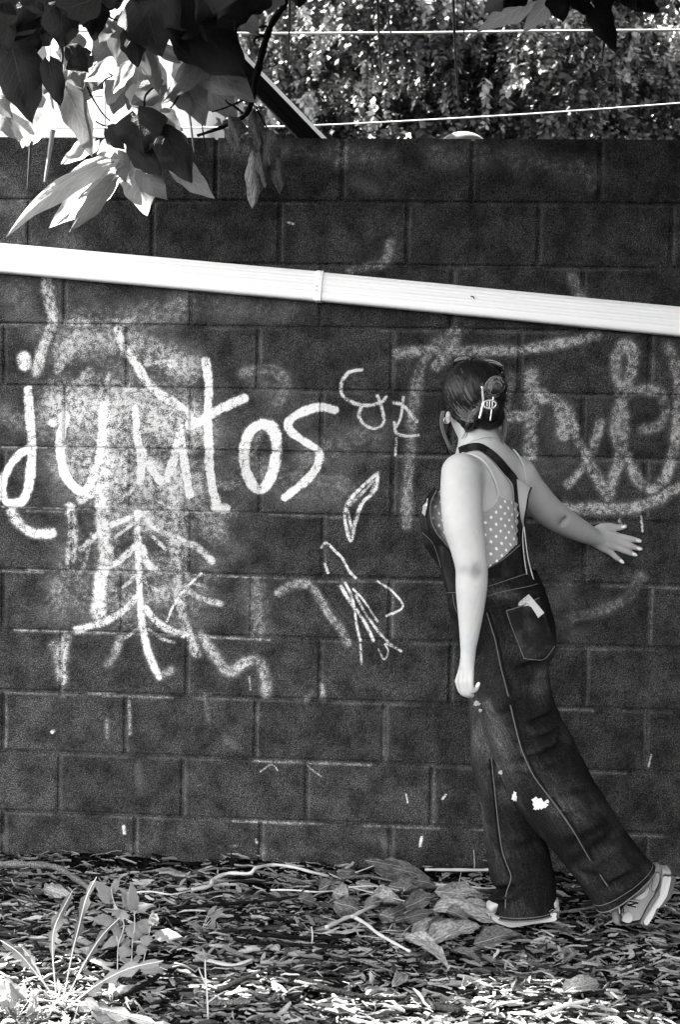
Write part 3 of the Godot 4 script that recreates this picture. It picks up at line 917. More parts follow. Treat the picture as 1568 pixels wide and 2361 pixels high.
func catalpa() -> void:
	var t := thing("catalpa_tree", "large-leaved catalpa tree whose boughs and bean pods hang over the wall", "tree", Vector3(2.9, 0, 1.0))
	var base := Vector3(2.9, 0, 1.0)
	var tb := MB.new()
	tb.tube(spline([base + Vector3(0, -0.1, 0), base + Vector3(-0.03, 1.2, 0.02), base + Vector3(-0.1, 2.6, -0.05), base + Vector3(-0.3, 4.6, -0.1)]), 0.2, 0.1, 12, 0.06)
	part("trunk", tb.mesh(), M.bark, t)
	# limbs overhead, out of the picture, that carry what hangs into it
	for a in [[Vector3(2.75, 3.3, 0.9), Vector3(1.2, 3.55, 0.5), Vector3(-0.3, 3.3, 0.3), Vector3(-1.0, 3.1, 0.25)], [Vector3(2.7, 3.6, 1.0), Vector3(1.9, 4.0, 1.6), Vector3(0.6, 4.2, 1.9), Vector3(-0.8, 4.1, 1.7)], [Vector3(2.75, 3.1, 0.9), Vector3(1.9, 3.25, -0.2), Vector3(0.9, 3.3, -0.6)]]:
		var lb := MB.new()
		lb.tube(spline(a, 6), 0.07, 0.02, 8, 0.05)
		part("limb", lb.mesh(), M.bark, t)
	# boughs in the picture
	for a in [[[300, -60, 274, 6, 224, 28, 168, 53, 134, 67, 118, 81, 90, 109, 60, 150], 0.0085, 0.004, 0.35], [[672, -60, 658, 6, 630, 48, 616, 81, 605, 118, 596, 157, 588, 185], 0.0095, 0.012, 0.2], [[588, 182, 586, 205, 585, 218, 571, 258, 549, 277, 510, 294, 454, 313], 0.0115, 0.0045, 0.2],
			[[612, 85, 594, 80, 584, 70, 578, 62], 0.005, 0.0025, 0.22], [[596, 84, 586, 92, 588, 104], 0.004, 0.002, 0.22], [[616, 60, 600, 62, 584, 75], 0.004, 0.002, 0.24], [[580, 235, 560, 232, 540, 240, 515, 250, 488, 258], 0.004, 0.002, 0.22], [[560, 262, 540, 245, 525, 238, 520, 230], 0.004, 0.002, 0.24],
			[[585, 190, 575, 190, 566, 186], 0.004, 0.003, 0.2], [[200, 200, 215, 230, 236, 262, 252, 278], 0.0028, 0.002, 0.42], [[205, 220, 240, 224], 0.0018, 0.0012, 0.42], [[220, 280, 240, 290, 258, 290], 0.0025, 0.002, 0.42], [[355, 200, 335, 220, 332, 250], 0.004, 0.003, 0.4], [[250, 170, 258, 175, 240, 185, 233, 205], 0.0025, 0.002, 0.4], [[246, 32, 256, 42, 270, 46], 0.0035, 0.002, 0.36],
			[[140, 80, 155, 90, 163, 93], 0.003, 0.002, 0.36], [[590, 245, 600, 268, 612, 290], 0.0025, 0.002, 0.22], [[465, 285, 470, 320, 473, 345], 0.0022, 0.0016, 0.3], [[402, 258, 404, 285], 0.0025, 0.002, 0.36], [[420, 205, 400, 240, 392, 250], 0.0035, 0.0025, 0.38],
			[[330, 250, 322, 300, 300, 340, 285, 372], 0.0035, 0.0025, 0.4], [[262, 372, 240, 385, 225, 400], 0.002, 0.0015, 0.45]]:
		var bb := MB.new()
		bb.tube(pline(a[0], a[3], a[3], 5), a[1], a[2], 8, 0.12)
		part("branch", bb.mesh(), M.bark, t)
	for a in [[[668, -30, 667, 60, 664, 165], 0.0055, "pod", 0.25], [[870, -30, 873, 60, 879, 176], 0.006, "pod", 0.1], [[889, -30, 896, 40, 908, 120], 0.005, "pod", 0.1], [[1045, -30, 1050, 120, 1059, 260], 0.006, "pod", 0.1], [[1076, -30, 1073, 30, 1069, 95], 0.004, "pod", 0.12], [[1395, 90, 1392, 115, 1390, 142], 0.006, "pod", 0.15],
			[[422, 200, 436, 262, 447, 352], 0.006, "pod_pale", 0.3], [[121, 300, 112, 360, 102, 420], 0.0095, "pod_pale", 0.42], [[70, 322, 66, 380, 62, 438], 0.0055, "pod", 0.42], [[137, 90, 143, 125, 140, 155], 0.008, "pod", 0.35]]:
		var pb := MB.new()
		var line := pline(a[0], a[3], a[3] + 0.02, 6)
		pb.tube(line, a[1] * 0.9, a[1] * 0.35, 7, 0.06)
		part("pod", pb.mesh(), M[a[2]], t)
	# leaves, nearest cluster first: base, tip, width, depth, stuff, shape, tilt, fold, droop
	var d := "leaf_shaded"
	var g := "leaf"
	var p := "leaf_sunlit"
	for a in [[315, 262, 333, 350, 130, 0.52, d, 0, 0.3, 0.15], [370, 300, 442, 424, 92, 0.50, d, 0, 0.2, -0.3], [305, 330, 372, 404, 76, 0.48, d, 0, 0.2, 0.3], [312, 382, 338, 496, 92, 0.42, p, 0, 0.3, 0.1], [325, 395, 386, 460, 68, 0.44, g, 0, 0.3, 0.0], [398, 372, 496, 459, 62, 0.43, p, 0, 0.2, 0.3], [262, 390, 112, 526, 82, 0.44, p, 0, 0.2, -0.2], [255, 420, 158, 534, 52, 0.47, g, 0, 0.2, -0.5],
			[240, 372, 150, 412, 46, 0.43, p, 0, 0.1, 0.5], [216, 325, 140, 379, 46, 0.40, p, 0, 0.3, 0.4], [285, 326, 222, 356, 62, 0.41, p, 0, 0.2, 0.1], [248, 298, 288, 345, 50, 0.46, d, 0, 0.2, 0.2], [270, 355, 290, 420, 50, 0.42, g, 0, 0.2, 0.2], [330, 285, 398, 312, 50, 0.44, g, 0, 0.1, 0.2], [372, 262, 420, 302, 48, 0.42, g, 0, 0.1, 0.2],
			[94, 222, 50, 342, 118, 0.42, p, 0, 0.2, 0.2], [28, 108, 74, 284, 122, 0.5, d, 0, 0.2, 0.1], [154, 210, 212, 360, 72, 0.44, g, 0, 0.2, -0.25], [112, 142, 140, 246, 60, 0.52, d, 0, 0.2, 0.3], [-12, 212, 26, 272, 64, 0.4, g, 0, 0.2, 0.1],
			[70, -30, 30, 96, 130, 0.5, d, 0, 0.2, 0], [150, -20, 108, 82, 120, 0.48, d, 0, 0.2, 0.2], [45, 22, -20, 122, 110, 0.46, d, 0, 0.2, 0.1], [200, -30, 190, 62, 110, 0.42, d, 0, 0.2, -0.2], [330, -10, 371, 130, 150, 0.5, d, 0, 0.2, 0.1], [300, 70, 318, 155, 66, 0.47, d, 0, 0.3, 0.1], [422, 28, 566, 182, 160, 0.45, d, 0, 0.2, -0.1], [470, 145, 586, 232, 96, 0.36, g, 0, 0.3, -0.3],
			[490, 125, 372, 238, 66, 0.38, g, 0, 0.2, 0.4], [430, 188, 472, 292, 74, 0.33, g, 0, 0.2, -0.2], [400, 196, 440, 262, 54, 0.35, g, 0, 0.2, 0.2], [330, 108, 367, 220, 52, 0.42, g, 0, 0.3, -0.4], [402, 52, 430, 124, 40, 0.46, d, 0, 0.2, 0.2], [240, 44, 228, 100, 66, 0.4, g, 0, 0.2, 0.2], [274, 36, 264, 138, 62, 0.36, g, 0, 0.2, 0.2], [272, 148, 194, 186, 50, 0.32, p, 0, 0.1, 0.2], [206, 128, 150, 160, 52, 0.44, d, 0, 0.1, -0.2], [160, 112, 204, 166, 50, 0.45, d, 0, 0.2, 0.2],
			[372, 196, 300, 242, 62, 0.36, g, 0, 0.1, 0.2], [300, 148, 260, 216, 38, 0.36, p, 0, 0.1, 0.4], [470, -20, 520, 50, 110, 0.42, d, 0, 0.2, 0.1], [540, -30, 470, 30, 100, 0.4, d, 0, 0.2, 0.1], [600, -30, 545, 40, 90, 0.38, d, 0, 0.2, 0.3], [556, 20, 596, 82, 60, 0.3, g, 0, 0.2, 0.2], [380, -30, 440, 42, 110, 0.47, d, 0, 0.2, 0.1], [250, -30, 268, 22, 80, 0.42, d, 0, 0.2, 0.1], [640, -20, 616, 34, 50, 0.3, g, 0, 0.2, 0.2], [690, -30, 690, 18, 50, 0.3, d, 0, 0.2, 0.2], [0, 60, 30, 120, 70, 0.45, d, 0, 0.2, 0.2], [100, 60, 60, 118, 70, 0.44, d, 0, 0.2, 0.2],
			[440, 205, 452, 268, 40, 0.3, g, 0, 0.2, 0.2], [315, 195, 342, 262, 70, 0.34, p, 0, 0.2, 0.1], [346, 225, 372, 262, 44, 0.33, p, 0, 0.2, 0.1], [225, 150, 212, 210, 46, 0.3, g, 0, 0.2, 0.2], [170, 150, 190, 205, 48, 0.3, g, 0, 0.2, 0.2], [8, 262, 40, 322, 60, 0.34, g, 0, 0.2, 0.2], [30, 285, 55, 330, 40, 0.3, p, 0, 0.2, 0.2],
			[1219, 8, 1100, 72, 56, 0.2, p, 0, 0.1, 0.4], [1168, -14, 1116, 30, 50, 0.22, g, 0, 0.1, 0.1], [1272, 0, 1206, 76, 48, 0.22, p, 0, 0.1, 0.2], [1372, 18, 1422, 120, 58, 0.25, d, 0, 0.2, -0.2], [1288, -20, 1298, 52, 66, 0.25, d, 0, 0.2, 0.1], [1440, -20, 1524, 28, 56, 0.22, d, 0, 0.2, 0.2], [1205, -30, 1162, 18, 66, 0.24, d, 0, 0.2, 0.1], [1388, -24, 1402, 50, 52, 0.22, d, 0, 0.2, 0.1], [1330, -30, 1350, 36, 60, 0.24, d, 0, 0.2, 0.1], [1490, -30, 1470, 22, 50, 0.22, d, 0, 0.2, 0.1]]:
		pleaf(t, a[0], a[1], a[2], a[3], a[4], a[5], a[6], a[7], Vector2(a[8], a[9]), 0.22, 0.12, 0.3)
	for k in 40:
		var x := rng.randf_range(-20.0, 610.0)
		var y := rng.randf_range(-60.0, 20.0)
		if k >= 20:
			x = rng.randf_range(0.0, 500.0)
			y = rng.randf_range(70.0, 200.0)
		var an := rng.randfn(1.5, 0.6)
		var l := rng.randf_range(70.0, 125.0)
		pleaf(t, x, y, x + cos(an) * l, y + sin(an) * l, l * rng.randf_range(0.6, 0.95), rng.randf_range(0.55, 0.72) if k < 20 else rng.randf_range(-0.15, 0.15), d if k < 20 else [g, p, g][k % 3], 0, Vector2(rng.randfn(0, 0.4), rng.randfn(0, 0.4)), 0.22, 0.12, 0.35)
	# the long bright leaf that curls away to the left
	pleaf(t, 262, 372, 12, 547, 58, 0.46, p, 1, Vector2(0.3, 0.8), 0.5, 0.26, 0.2)
	# withered leaves hanging from the bough end
	for a in [[590, 255, 598, 342, 40, 0.22, "leaf_dry"], [614, 298, 624, 388, 44, 0.22, "leaf_dry"], [592, 342, 582, 480, 46, 0.2, "leaf_dry_pale"], [632, 355, 647, 447, 34, 0.21, "leaf_dry"], [528, 268, 549, 352, 50, 0.24, "leaf_dry"], [604, 340, 612, 432, 30, 0.23, "leaf_dry"], [545, 282, 540, 330, 30, 0.22, "leaf_dry"]]:
		pleaf(t, a[0], a[1], a[2], a[3], a[4], a[5], a[6], 3, Vector2(0.2, rng.randf_range(-0.5, 0.5)), 0.9, 0.05, 1.1)
	for a in [[571, 255, 580, 252, 590, 256], [600, 262, 610, 280, 614, 300], [585, 240, 592, 290, 592, 344], [614, 290, 628, 320, 632, 356]]:
		var sb := MB.new()
		sb.tube(pline(a, 0.2, 0.21, 5), 0.0016, 0.0013, 5)
		part("leaf_stalk", sb.mesh(), M.bark, t)
	# the canopy overhead and to the right, out of the picture, that shades wall and walker
	var one := leaf_mesh(Vector3.ZERO, Vector3(0, -0.24, 0.02), 0.2, Vector3(0, 0.2, 1), 0.3, 0.15, 0, 0.2, 4)
	var place := func(i: int) -> Array:
		var x := 0.0
		var y := 0.0
		var z := 0.0
		while true:
			x = rng.randf_range(-1.35, 3.4)
			z = rng.randf_range(-1.3, 2.3)
			y = 1.55 + (4.25 - z) * 0.375 + rng.randf() * 1.3
			if x > 1.75: y = rng.randf_range(1.5, 4.6)
			if x > 1.75 and z > 2.0: continue
			if x < -1.0 and y < 3.25: continue
			if noise.get_noise_3d(x * 60.0, y * 60.0, z * 60.0) > -0.25 and not in_beam(Vector3(x, y, z)): break
		var b := Basis.from_euler(Vector3(rng.randfn(-0.5, 0.5), rng.randf() * TAU, rng.randfn(0, 0.4))).scaled(Vector3.ONE * rng.randf_range(0.7, 1.2))
		return [Transform3D(b, Vector3(x, y, z)), Color.WHITE]
	var side := func(i: int) -> Array:  # unseen leaves, added at right and high left to shade wall and ground
		var q := Vector3(rng.randf_range(1.35, 2.7), rng.randf_range(0.3, 3.6), rng.randf_range(0.15, 3.3))
		if i % 3 == 0: q = Vector3(rng.randf_range(-3.4, -1.15), rng.randf_range(3.45, 4.7), rng.randf_range(-1.1, -0.15))
		if i % 3 != 0 and i < 250:
			# leaves added along the sun ray to shade the walker
			var s := Vector3(-0.55, 0.80, -0.29)
			q = pt(1050 + rng.randf() * 60.0, lerpf(840, 1420, rng.randf()), 0.6)
			q += s * ((rng.randf_range(3.35, 4.1) - q.y) / 0.8) + Vector3(rng.randfn(0, 0.05), 0, rng.randfn(0, 0.05))
		elif in_beam(q): q = Vector3(rng.randf_range(1.5, 2.7), q.y, rng.randf_range(0.15, 3.3))
		var b := Basis.from_euler(Vector3(rng.randfn(-0.5, 0.5), rng.randf() * TAU, rng.randfn(0, 0.4))).scaled(Vector3.ONE * rng.randf_range(0.7, 1.2))
		return [Transform3D(b, q), Color.WHITE]
	leafy("added_shade_leaves", t, 1500, side, one, M.leaf_shaded)
	leafy("canopy_leaves", t, 3200, place, one, M.leaf_shaded)


# ---------------------------------------------------------------- the walker
class Field:
	var o: Vector3
	var h: float
	var nx: int
	var ny: int
	var nz: int
	var f := PackedFloat32Array()

	func setup(lo: Vector3, hi: Vector3, cell: float) -> void:
		o = lo; h = cell
		nx = int((hi.x - lo.x) / cell) + 2; ny = int((hi.y - lo.y) / cell) + 2; nz = int((hi.z - lo.z) / cell) + 2
		f.resize(nx * ny * nz)
		f.fill(0.06)

	func chain(p: Array, k: float) -> void:    # [[place, radius], ...] one limb, then joined smoothly to what is there
		var tmp := PackedFloat32Array()
		tmp.resize(f.size())
		tmp.fill(1.0)
		var glo := Vector3i(nx, ny, nz)
		var ghi := Vector3i.ZERO
		for s in p.size() - 1:
			var a: Vector3 = p[s][0]
			var b: Vector3 = p[s + 1][0]
			var ra: float = p[s][1]
			var rb: float = p[s + 1][1]
			var ba := b - a
			var ll := maxf(ba.length_squared(), 1e-9)
			var m := maxf(ra, rb) + k + h * 2.0
			var lo := Vector3i(((a.min(b) - Vector3.ONE * m - o) / h).floor()).clamp(Vector3i.ZERO, Vector3i(nx - 1, ny - 1, nz - 1))
			var hi := Vector3i(((a.max(b) + Vector3.ONE * m - o) / h).ceil()).clamp(Vector3i.ZERO, Vector3i(nx - 1, ny - 1, nz - 1))
			glo = glo.min(lo); ghi = ghi.max(hi)
			for z in range(lo.z, hi.z + 1):
				for y in range(lo.y, hi.y + 1):
					var row := (z * ny + y) * nx
					var q := Vector3(o.x + lo.x * h, o.y + y * h, o.z + z * h) - a
					for x in range(lo.x, hi.x + 1):
						var t := clampf(q.dot(ba) / ll, 0.0, 1.0)
						var d := (q - ba * t).length() - ra - (rb - ra) * t
						if d < tmp[row + x]: tmp[row + x] = d
						q.x += h
		for z in range(glo.z, ghi.z + 1):
			for y in range(glo.y, ghi.y + 1):
				var row := (z * ny + y) * nx
				for x in range(glo.x, ghi.x + 1):
					var d := tmp[row + x]
					if d < 0.9:
						var e := f[row + x]
						var w := maxf(k - absf(d - e), 0.0) / k
						f[row + x] = minf(d, e) - w * w * k * 0.25

	func ell(c: Vector3, r: Vector3, b: Basis, k: float, cut := false) -> void:
		var m := maxf(r.x, maxf(r.y, r.z)) + k + h * 2.0
		var inv := b.inverse()
		var lo := Vector3i(((c - Vector3.ONE * m - o) / h).floor()).clamp(Vector3i.ZERO, Vector3i(nx - 1, ny - 1, nz - 1))
		var hi := Vector3i(((c + Vector3.ONE * m - o) / h).ceil()).clamp(Vector3i.ZERO, Vector3i(nx - 1, ny - 1, nz - 1))
		for z in range(lo.z, hi.z + 1):
			for y in range(lo.y, hi.y + 1):
				var row := (z * ny + y) * nx
				for x in range(lo.x, hi.x + 1):
					var q := inv * (o + Vector3(x, y, z) * h - c)
					var u := (q / r).length()
					var g := (q / (r * r)).length()
					var d := u * (u - 1.0) / maxf(g, 1e-6)
					var e := f[row + x]
					if cut:
						var w := maxf(k - absf(-d - e), 0.0) / k
						f[row + x] = maxf(-d, e) + w * w * k * 0.25
					else:
						var w := maxf(k - absf(d - e), 0.0) / k
						f[row + x] = minf(d, e) - w * w * k * 0.25

	func nets(mb: MB) -> void:
		var at := PackedInt32Array()
		at.resize(f.size())
		at.fill(-1)
		var nxy := nx * ny
		var off := [0, 1, nx, nx + 1, nxy, nxy + 1, nxy + nx, nxy + nx + 1]
		var edges := [[0, 1], [2, 3], [4, 5], [6, 7], [0, 2], [1, 3], [4, 6], [5, 7], [0, 4], [1, 5], [2, 6], [3, 7]]
		var vals := PackedFloat32Array()
		vals.resize(8)
		for z in nz - 1:
			for y in ny - 1:
				var k := (z * ny + y) * nx
				for x in nx - 1:
					var i := k + x
					var f0 := f[i]
					if f0 > 0.055: continue
					var s := f0 < 0.0
					if (f[i + 1] < 0.0) == s and (f[i + nx] < 0.0) == s and (f[i + nx + 1] < 0.0) == s and (f[i + nxy] < 0.0) == s and (f[i + nxy + 1] < 0.0) == s and (f[i + nxy + nx] < 0.0) == s and (f[i + nxy + nx + 1] < 0.0) == s: continue
					for c in 8: vals[c] = f[i + off[c]]
					var p := Vector3.ZERO
					var n := 0
					for e in edges:
						var a := vals[e[0]]
						var b := vals[e[1]]
						if (a < 0.0) != (b < 0.0):
							var t := a / (a - b)
							var pa := Vector3(e[0] & 1, (e[0] >> 1) & 1, e[0] >> 2)
							var pb := Vector3(e[1] & 1, (e[1] >> 1) & 1, e[1] >> 2)
							p += pa.lerp(pb, t)
							n += 1
					at[i] = mb.add(o + (Vector3(x, y, z) + p / n) * h)
		for z in range(1, nz - 1):
			for y in range(1, ny - 1):
				var k := (z * ny + y) * nx
				for x in range(1, nx - 1):
					var i := k + x
					if at[i] < 0: continue
					var s := f[i] < 0.0
					if (f[i + 1] < 0.0) != s:
						var a := at[i]; var b := at[i - nx]; var c := at[i - nx - nxy]; var d := at[i - nxy]
						if a >= 0 and b >= 0 and c >= 0 and d >= 0:
							if s: mb.quad(a, b, c, d)
							else: mb.quad(a, d, c, b)
					if (f[i + nx] < 0.0) != s:
						var a := at[i]; var b := at[i - nxy]; var c := at[i - nxy - 1]; var d := at[i - 1]
						if a >= 0 and b >= 0 and c >= 0 and d >= 0:
							if s: mb.quad(a, b, c, d)
							else: mb.quad(a, d, c, b)
					if (f[i + nxy] < 0.0) != s:
						var a := at[i]; var b := at[i - 1]; var c := at[i - 1 - nx]; var d := at[i - nx]
						if a >= 0 and b >= 0 and c >= 0 and d >= 0:
							if s: mb.quad(a, b, c, d)
							else: mb.quad(a, d, c, b)


func proj(p: Vector3) -> Vector2:
	var q := cam_basis.inverse() * (p - CAM)
	return Vector2(784.0 + q.x / -q.z * F, 1180.5 - q.y / -q.z * F)


func limb(a: Array) -> Array:      # [[x, y, z, r], ...] -> smooth chain of [place, radius]
	var p := []
	for e in a: p.append([pt(e[0], e[1], e[2]), e[3] * mpp(e[2])])
	var out := []
	for i in p.size() - 1:
		var a0 = p[maxi(i - 1, 0)]
		var d0 = p[mini(i + 2, p.size() - 1)]
		for k in 4:
			var t := k / 4.0
			out.append([(p[i][0] as Vector3).cubic_interpolate(p[i + 1][0], a0[0], d0[0], t), cubic_interpolate(p[i][1], p[i + 1][1], a0[1], d0[1], t)])
	out.append(p[-1])
	return out


# cloth lofted over rings; each ring [left x, left y, right x, right y, depth, half thickness]
class Loft:
	var mb := MB.new()
	var rings := 0
	var segs := 44
	var front: Array[Vector2] = []    # picture places of the near half
	var fpos: Array[Vector3] = []


# where the denim is faded: place, spread, how much
const WORN := [[1110, 1620, 26, 80, 0.55], [1140, 1720, 24, 70, 0.55], [1175, 1800, 26, 60, 0.35], [1130, 1560, 40, 60, 0.25], [1225, 1500, 50, 16, 0.4], [1245, 1570, 30, 40, 0.35], [1120, 1450, 30, 60, 0.2], [1290, 1850, 50, 50, 0.2], [1400, 2000, 60, 40, 0.2], [1092, 1700, 12, 120, 0.4], [1110, 1860, 14, 90, 0.3], [1160, 1370, 60, 10, 0.3], [1180, 1950, 30, 60, 0.15]]


func loft(rows: Array, sub: int, folds: Array, rough: float, sd: int) -> Loft:
	var lo := Loft.new()
	var n := rows.size()
	var ringpts := []
	var total := (n - 1) * sub + 1
	var len_ := 0.0
	var lastc := Vector3.ZERO
	for i in total:
		var k := mini(i / sub, n - 2)
		var t := float(i - k * sub) / sub
		var v := []
		for c in 6: v.append(cubic_interpolate(rows[k][c], rows[k + 1][c], rows[maxi(k - 1, 0)][c], rows[mini(k + 2, n - 1)][c], t))
		var l := pt(v[0], v[1], v[4])
		var r := pt(v[2], v[3], v[4])
		var c := (l + r) / 2.0
		if i > 0: len_ += c.distance_to(lastc)
		lastc = c
		var ax := (r - l) / 2.0
		var zd: Vector3 = Vector3(0, 0, 1) * float(v[5])
		for s in lo.segs + 1:
			var ang := TAU * s / lo.segs
			var cx := signf(cos(ang)) * pow(absf(cos(ang)), 0.88)
			var cz := signf(sin(ang)) * pow(absf(sin(ang)), 0.88)
			var p: Vector3 = c + ax * cx + zd * cz
			var out := (ax.normalized() * cos(ang) + Vector3(0, 0, 1) * sin(ang)).normalized()
			var edge := absf(sin(ang))
			var disp := rough * (noise.get_noise_3d(p.x * 150.0 + sd, p.y * 260.0, p.z * 150.0) * 0.9 + noise.get_noise_3d(p.x * 420.0, p.y * 520.0 + sd, p.z * 420.0) * 0.35)
			var q := proj(p)
			if sin(ang) > -0.2:
				for fo in folds:
					var a := Vector2(fo[0], fo[1])
					var b := Vector2(fo[2], fo[3])
					var ab := b - a
					var u := clampf((q - a).dot(ab) / ab.length_squared(), 0.0, 1.0)
					var d := (q - a - ab * u).length()
					if d < fo[4] * 3.0:
						var fade := 1.0 - pow(absf(u * 2.0 - 1.0), 4.0) * 0.6
						disp += fo[5] * 0.003 * fade * (exp(-d * d / (fo[4] * fo[4])) - 0.45 * exp(-pow((d - fo[4] * 1.6) / (fo[4] * 0.9), 2.0)))
			p += out * disp * (0.35 + 0.65 * edge)
			var wr := 0.27 + 0.14 * noise.get_noise_3d(p.x * 120.0, p.y * 60.0, p.z * 120.0)
			for wa in WORN: wr += 2.3 * wa[4] * exp(-pow((q.x - wa[0]) / wa[2], 2.0) - pow((q.y - wa[1]) / wa[3], 2.0)) * (0.6 + 0.6 * noise.get_noise_3d(p.x * 500.0, p.y * 130.0, p.z * 500.0 + 9.0))
			wr = clampf(wr, 0.12, 1.0)
			lo.mb.tint = Color(wr, wr, wr)
			lo.mb.add(p, Vector2(s * 1.3 * ax.length() / 0.11 / lo.segs, len_ * 1.9))
			if sin(ang) > 0.05:
				lo.front.append(proj(p)); lo.fpos.append(p)
	lo.rings = total
	lo.mb.grid(0, lo.segs + 1, total)
	return lo


func on(lo: Loft, px: float, py: float, off: float) -> Vector3:     # the place of the cloth's near side seen there
	var best := [[1e9, 0.0], [1e9, 0.0], [1e9, 0.0], [1e9, 0.0]]
	var q := Vector2(px, py)
	for i in lo.front.size():
		var d := lo.front[i].distance_squared_to(q)
		if d < best[3][0]:
			best[3] = [d, lo.fpos[i].z]
			best.sort_custom(func(a, b): return a[0] < b[0])
	var z := 0.0
	var w := 0.0
	for b in best:
		var k: float = 1.0 / (b[0] + 4.0)
		z += b[1] * k
		w += k
	var far := -1e9
	for b in best:
		if b[0] < 140.0: far = maxf(far, b[1])
	return pt(px, py, maxf(z / w, lerpf(z / w, far, 0.8)) + off)


func ribbon(p: PackedVector3Array, w0: float, w1: float, thick: float, nrm: Vector3) -> ArrayMesh:
	var mb := MB.new()
	mb.tint = Color(0.3, 0.3, 0.3)
	var n := p.size()
	for i in n:
		var d := (p[mini(i + 1, n - 1)] - p[maxi(i - 1, 0)]).normalized()
		var s := d.cross(nrm).normalized()
		var u := s.cross(d)
		var w := lerpf(w0, w1, float(i) / (n - 1)) * 0.5
		for c in [[-1.0, -1.0], [-1.0, 0.6], [-0.8, 1.0], [0.8, 1.0], [1.0, 0.6], [1.0, -1.0], [-1.0, -1.0]]:
			mb.add(p[i] + s * w * c[0] + u * thick * c[1], Vector2(c[0] * w * 6.0, i * 0.05))
	mb.grid(0, 7, n)
	mb.quad(0, 1, 4, 5)
	var e := (n - 1) * 7
	mb.quad(e, e + 5, e + 4, e + 1)
	return mb.mesh()


func puffed(outline: Array, z: float, w: float, squash := 0.75) -> ArrayMesh:   # an outline filled to a rounded solid of width w
	var mb := MB.new()
	var n := outline.size() / 2
	var p := []
	for i in n: p.append(pt(outline[i * 2], outline[i * 2 + 1], z))
	var loop := []
	for i in n:
		for k in 3: loop.append((p[i] as Vector3).cubic_interpolate(p[(i + 1) % n], p[(i + n - 1) % n], p[(i + 2) % n], k / 3.0))
	var c := Vector3.ZERO
	for q in loop: c += q / loop.size()
	var m := loop.size()
	for l in 9:
		var t := l / 8.0 * 2.0 - 1.0
		var s := lerpf(squash, 1.0, pow(1.0 - t * t, 0.5))
		for i in m + 1: mb.add(c + (loop[i % m] - c) * s + Vector3(0, 0, t * w * 0.5), Vector2(float(i) / m, t))
	mb.grid(0, m + 1, 9)
	for e in [0, 8]:
		var k := mb.add(c + Vector3(0, 0, (e / 8.0 * 2.0 - 1.0) * w * 0.52))
		for i in m:
			if e == 0: mb.tri(k, e * (m + 1) + i, e * (m + 1) + i + 1)
			else: mb.tri(k, e * (m + 1) + i + 1, e * (m + 1) + i)
	return mb.mesh()


func strip(lo: Loft, a: Array, r: float, off := 0.0034, sub := 5) -> ArrayMesh:
	var p := []
	for i in a.size() / 2: p.append(on(lo, a[i * 2], a[i * 2 + 1], off))
	var mb := MB.new()
	mb.tube(spline(p, sub), r, r, 6)
	return mb.mesh()


func patch(lo: Loft, c: Array, off: float, nu := 9, nv := 10) -> ArrayMesh:     # a piece of cloth sewn onto the loft, between four corners
	var mb := MB.new()
	for j in nv:
		for i in nu:
			var u := float(i) / (nu - 1)
			var v := float(j) / (nv - 1)
			var x := lerpf(lerpf(c[0], c[2], u), lerpf(c[6], c[4], u), v)
			var y := lerpf(lerpf(c[1], c[3], u), lerpf(c[7], c[5], u), v)
			var rim: bool = i == 0 or j == 0 or i == nu - 1 or j == nv - 1
			var fade := 0.3 + 0.3 * v * v + (0.12 if rim else 0.0)
			mb.tint = Color(fade, fade, fade)
			mb.add(on(lo, x, y, 0.0003 if rim else off), Vector2(u * 0.5 + 0.1, v * 0.7))
	mb.grid(0, nu, nv)
	return mb.mesh()


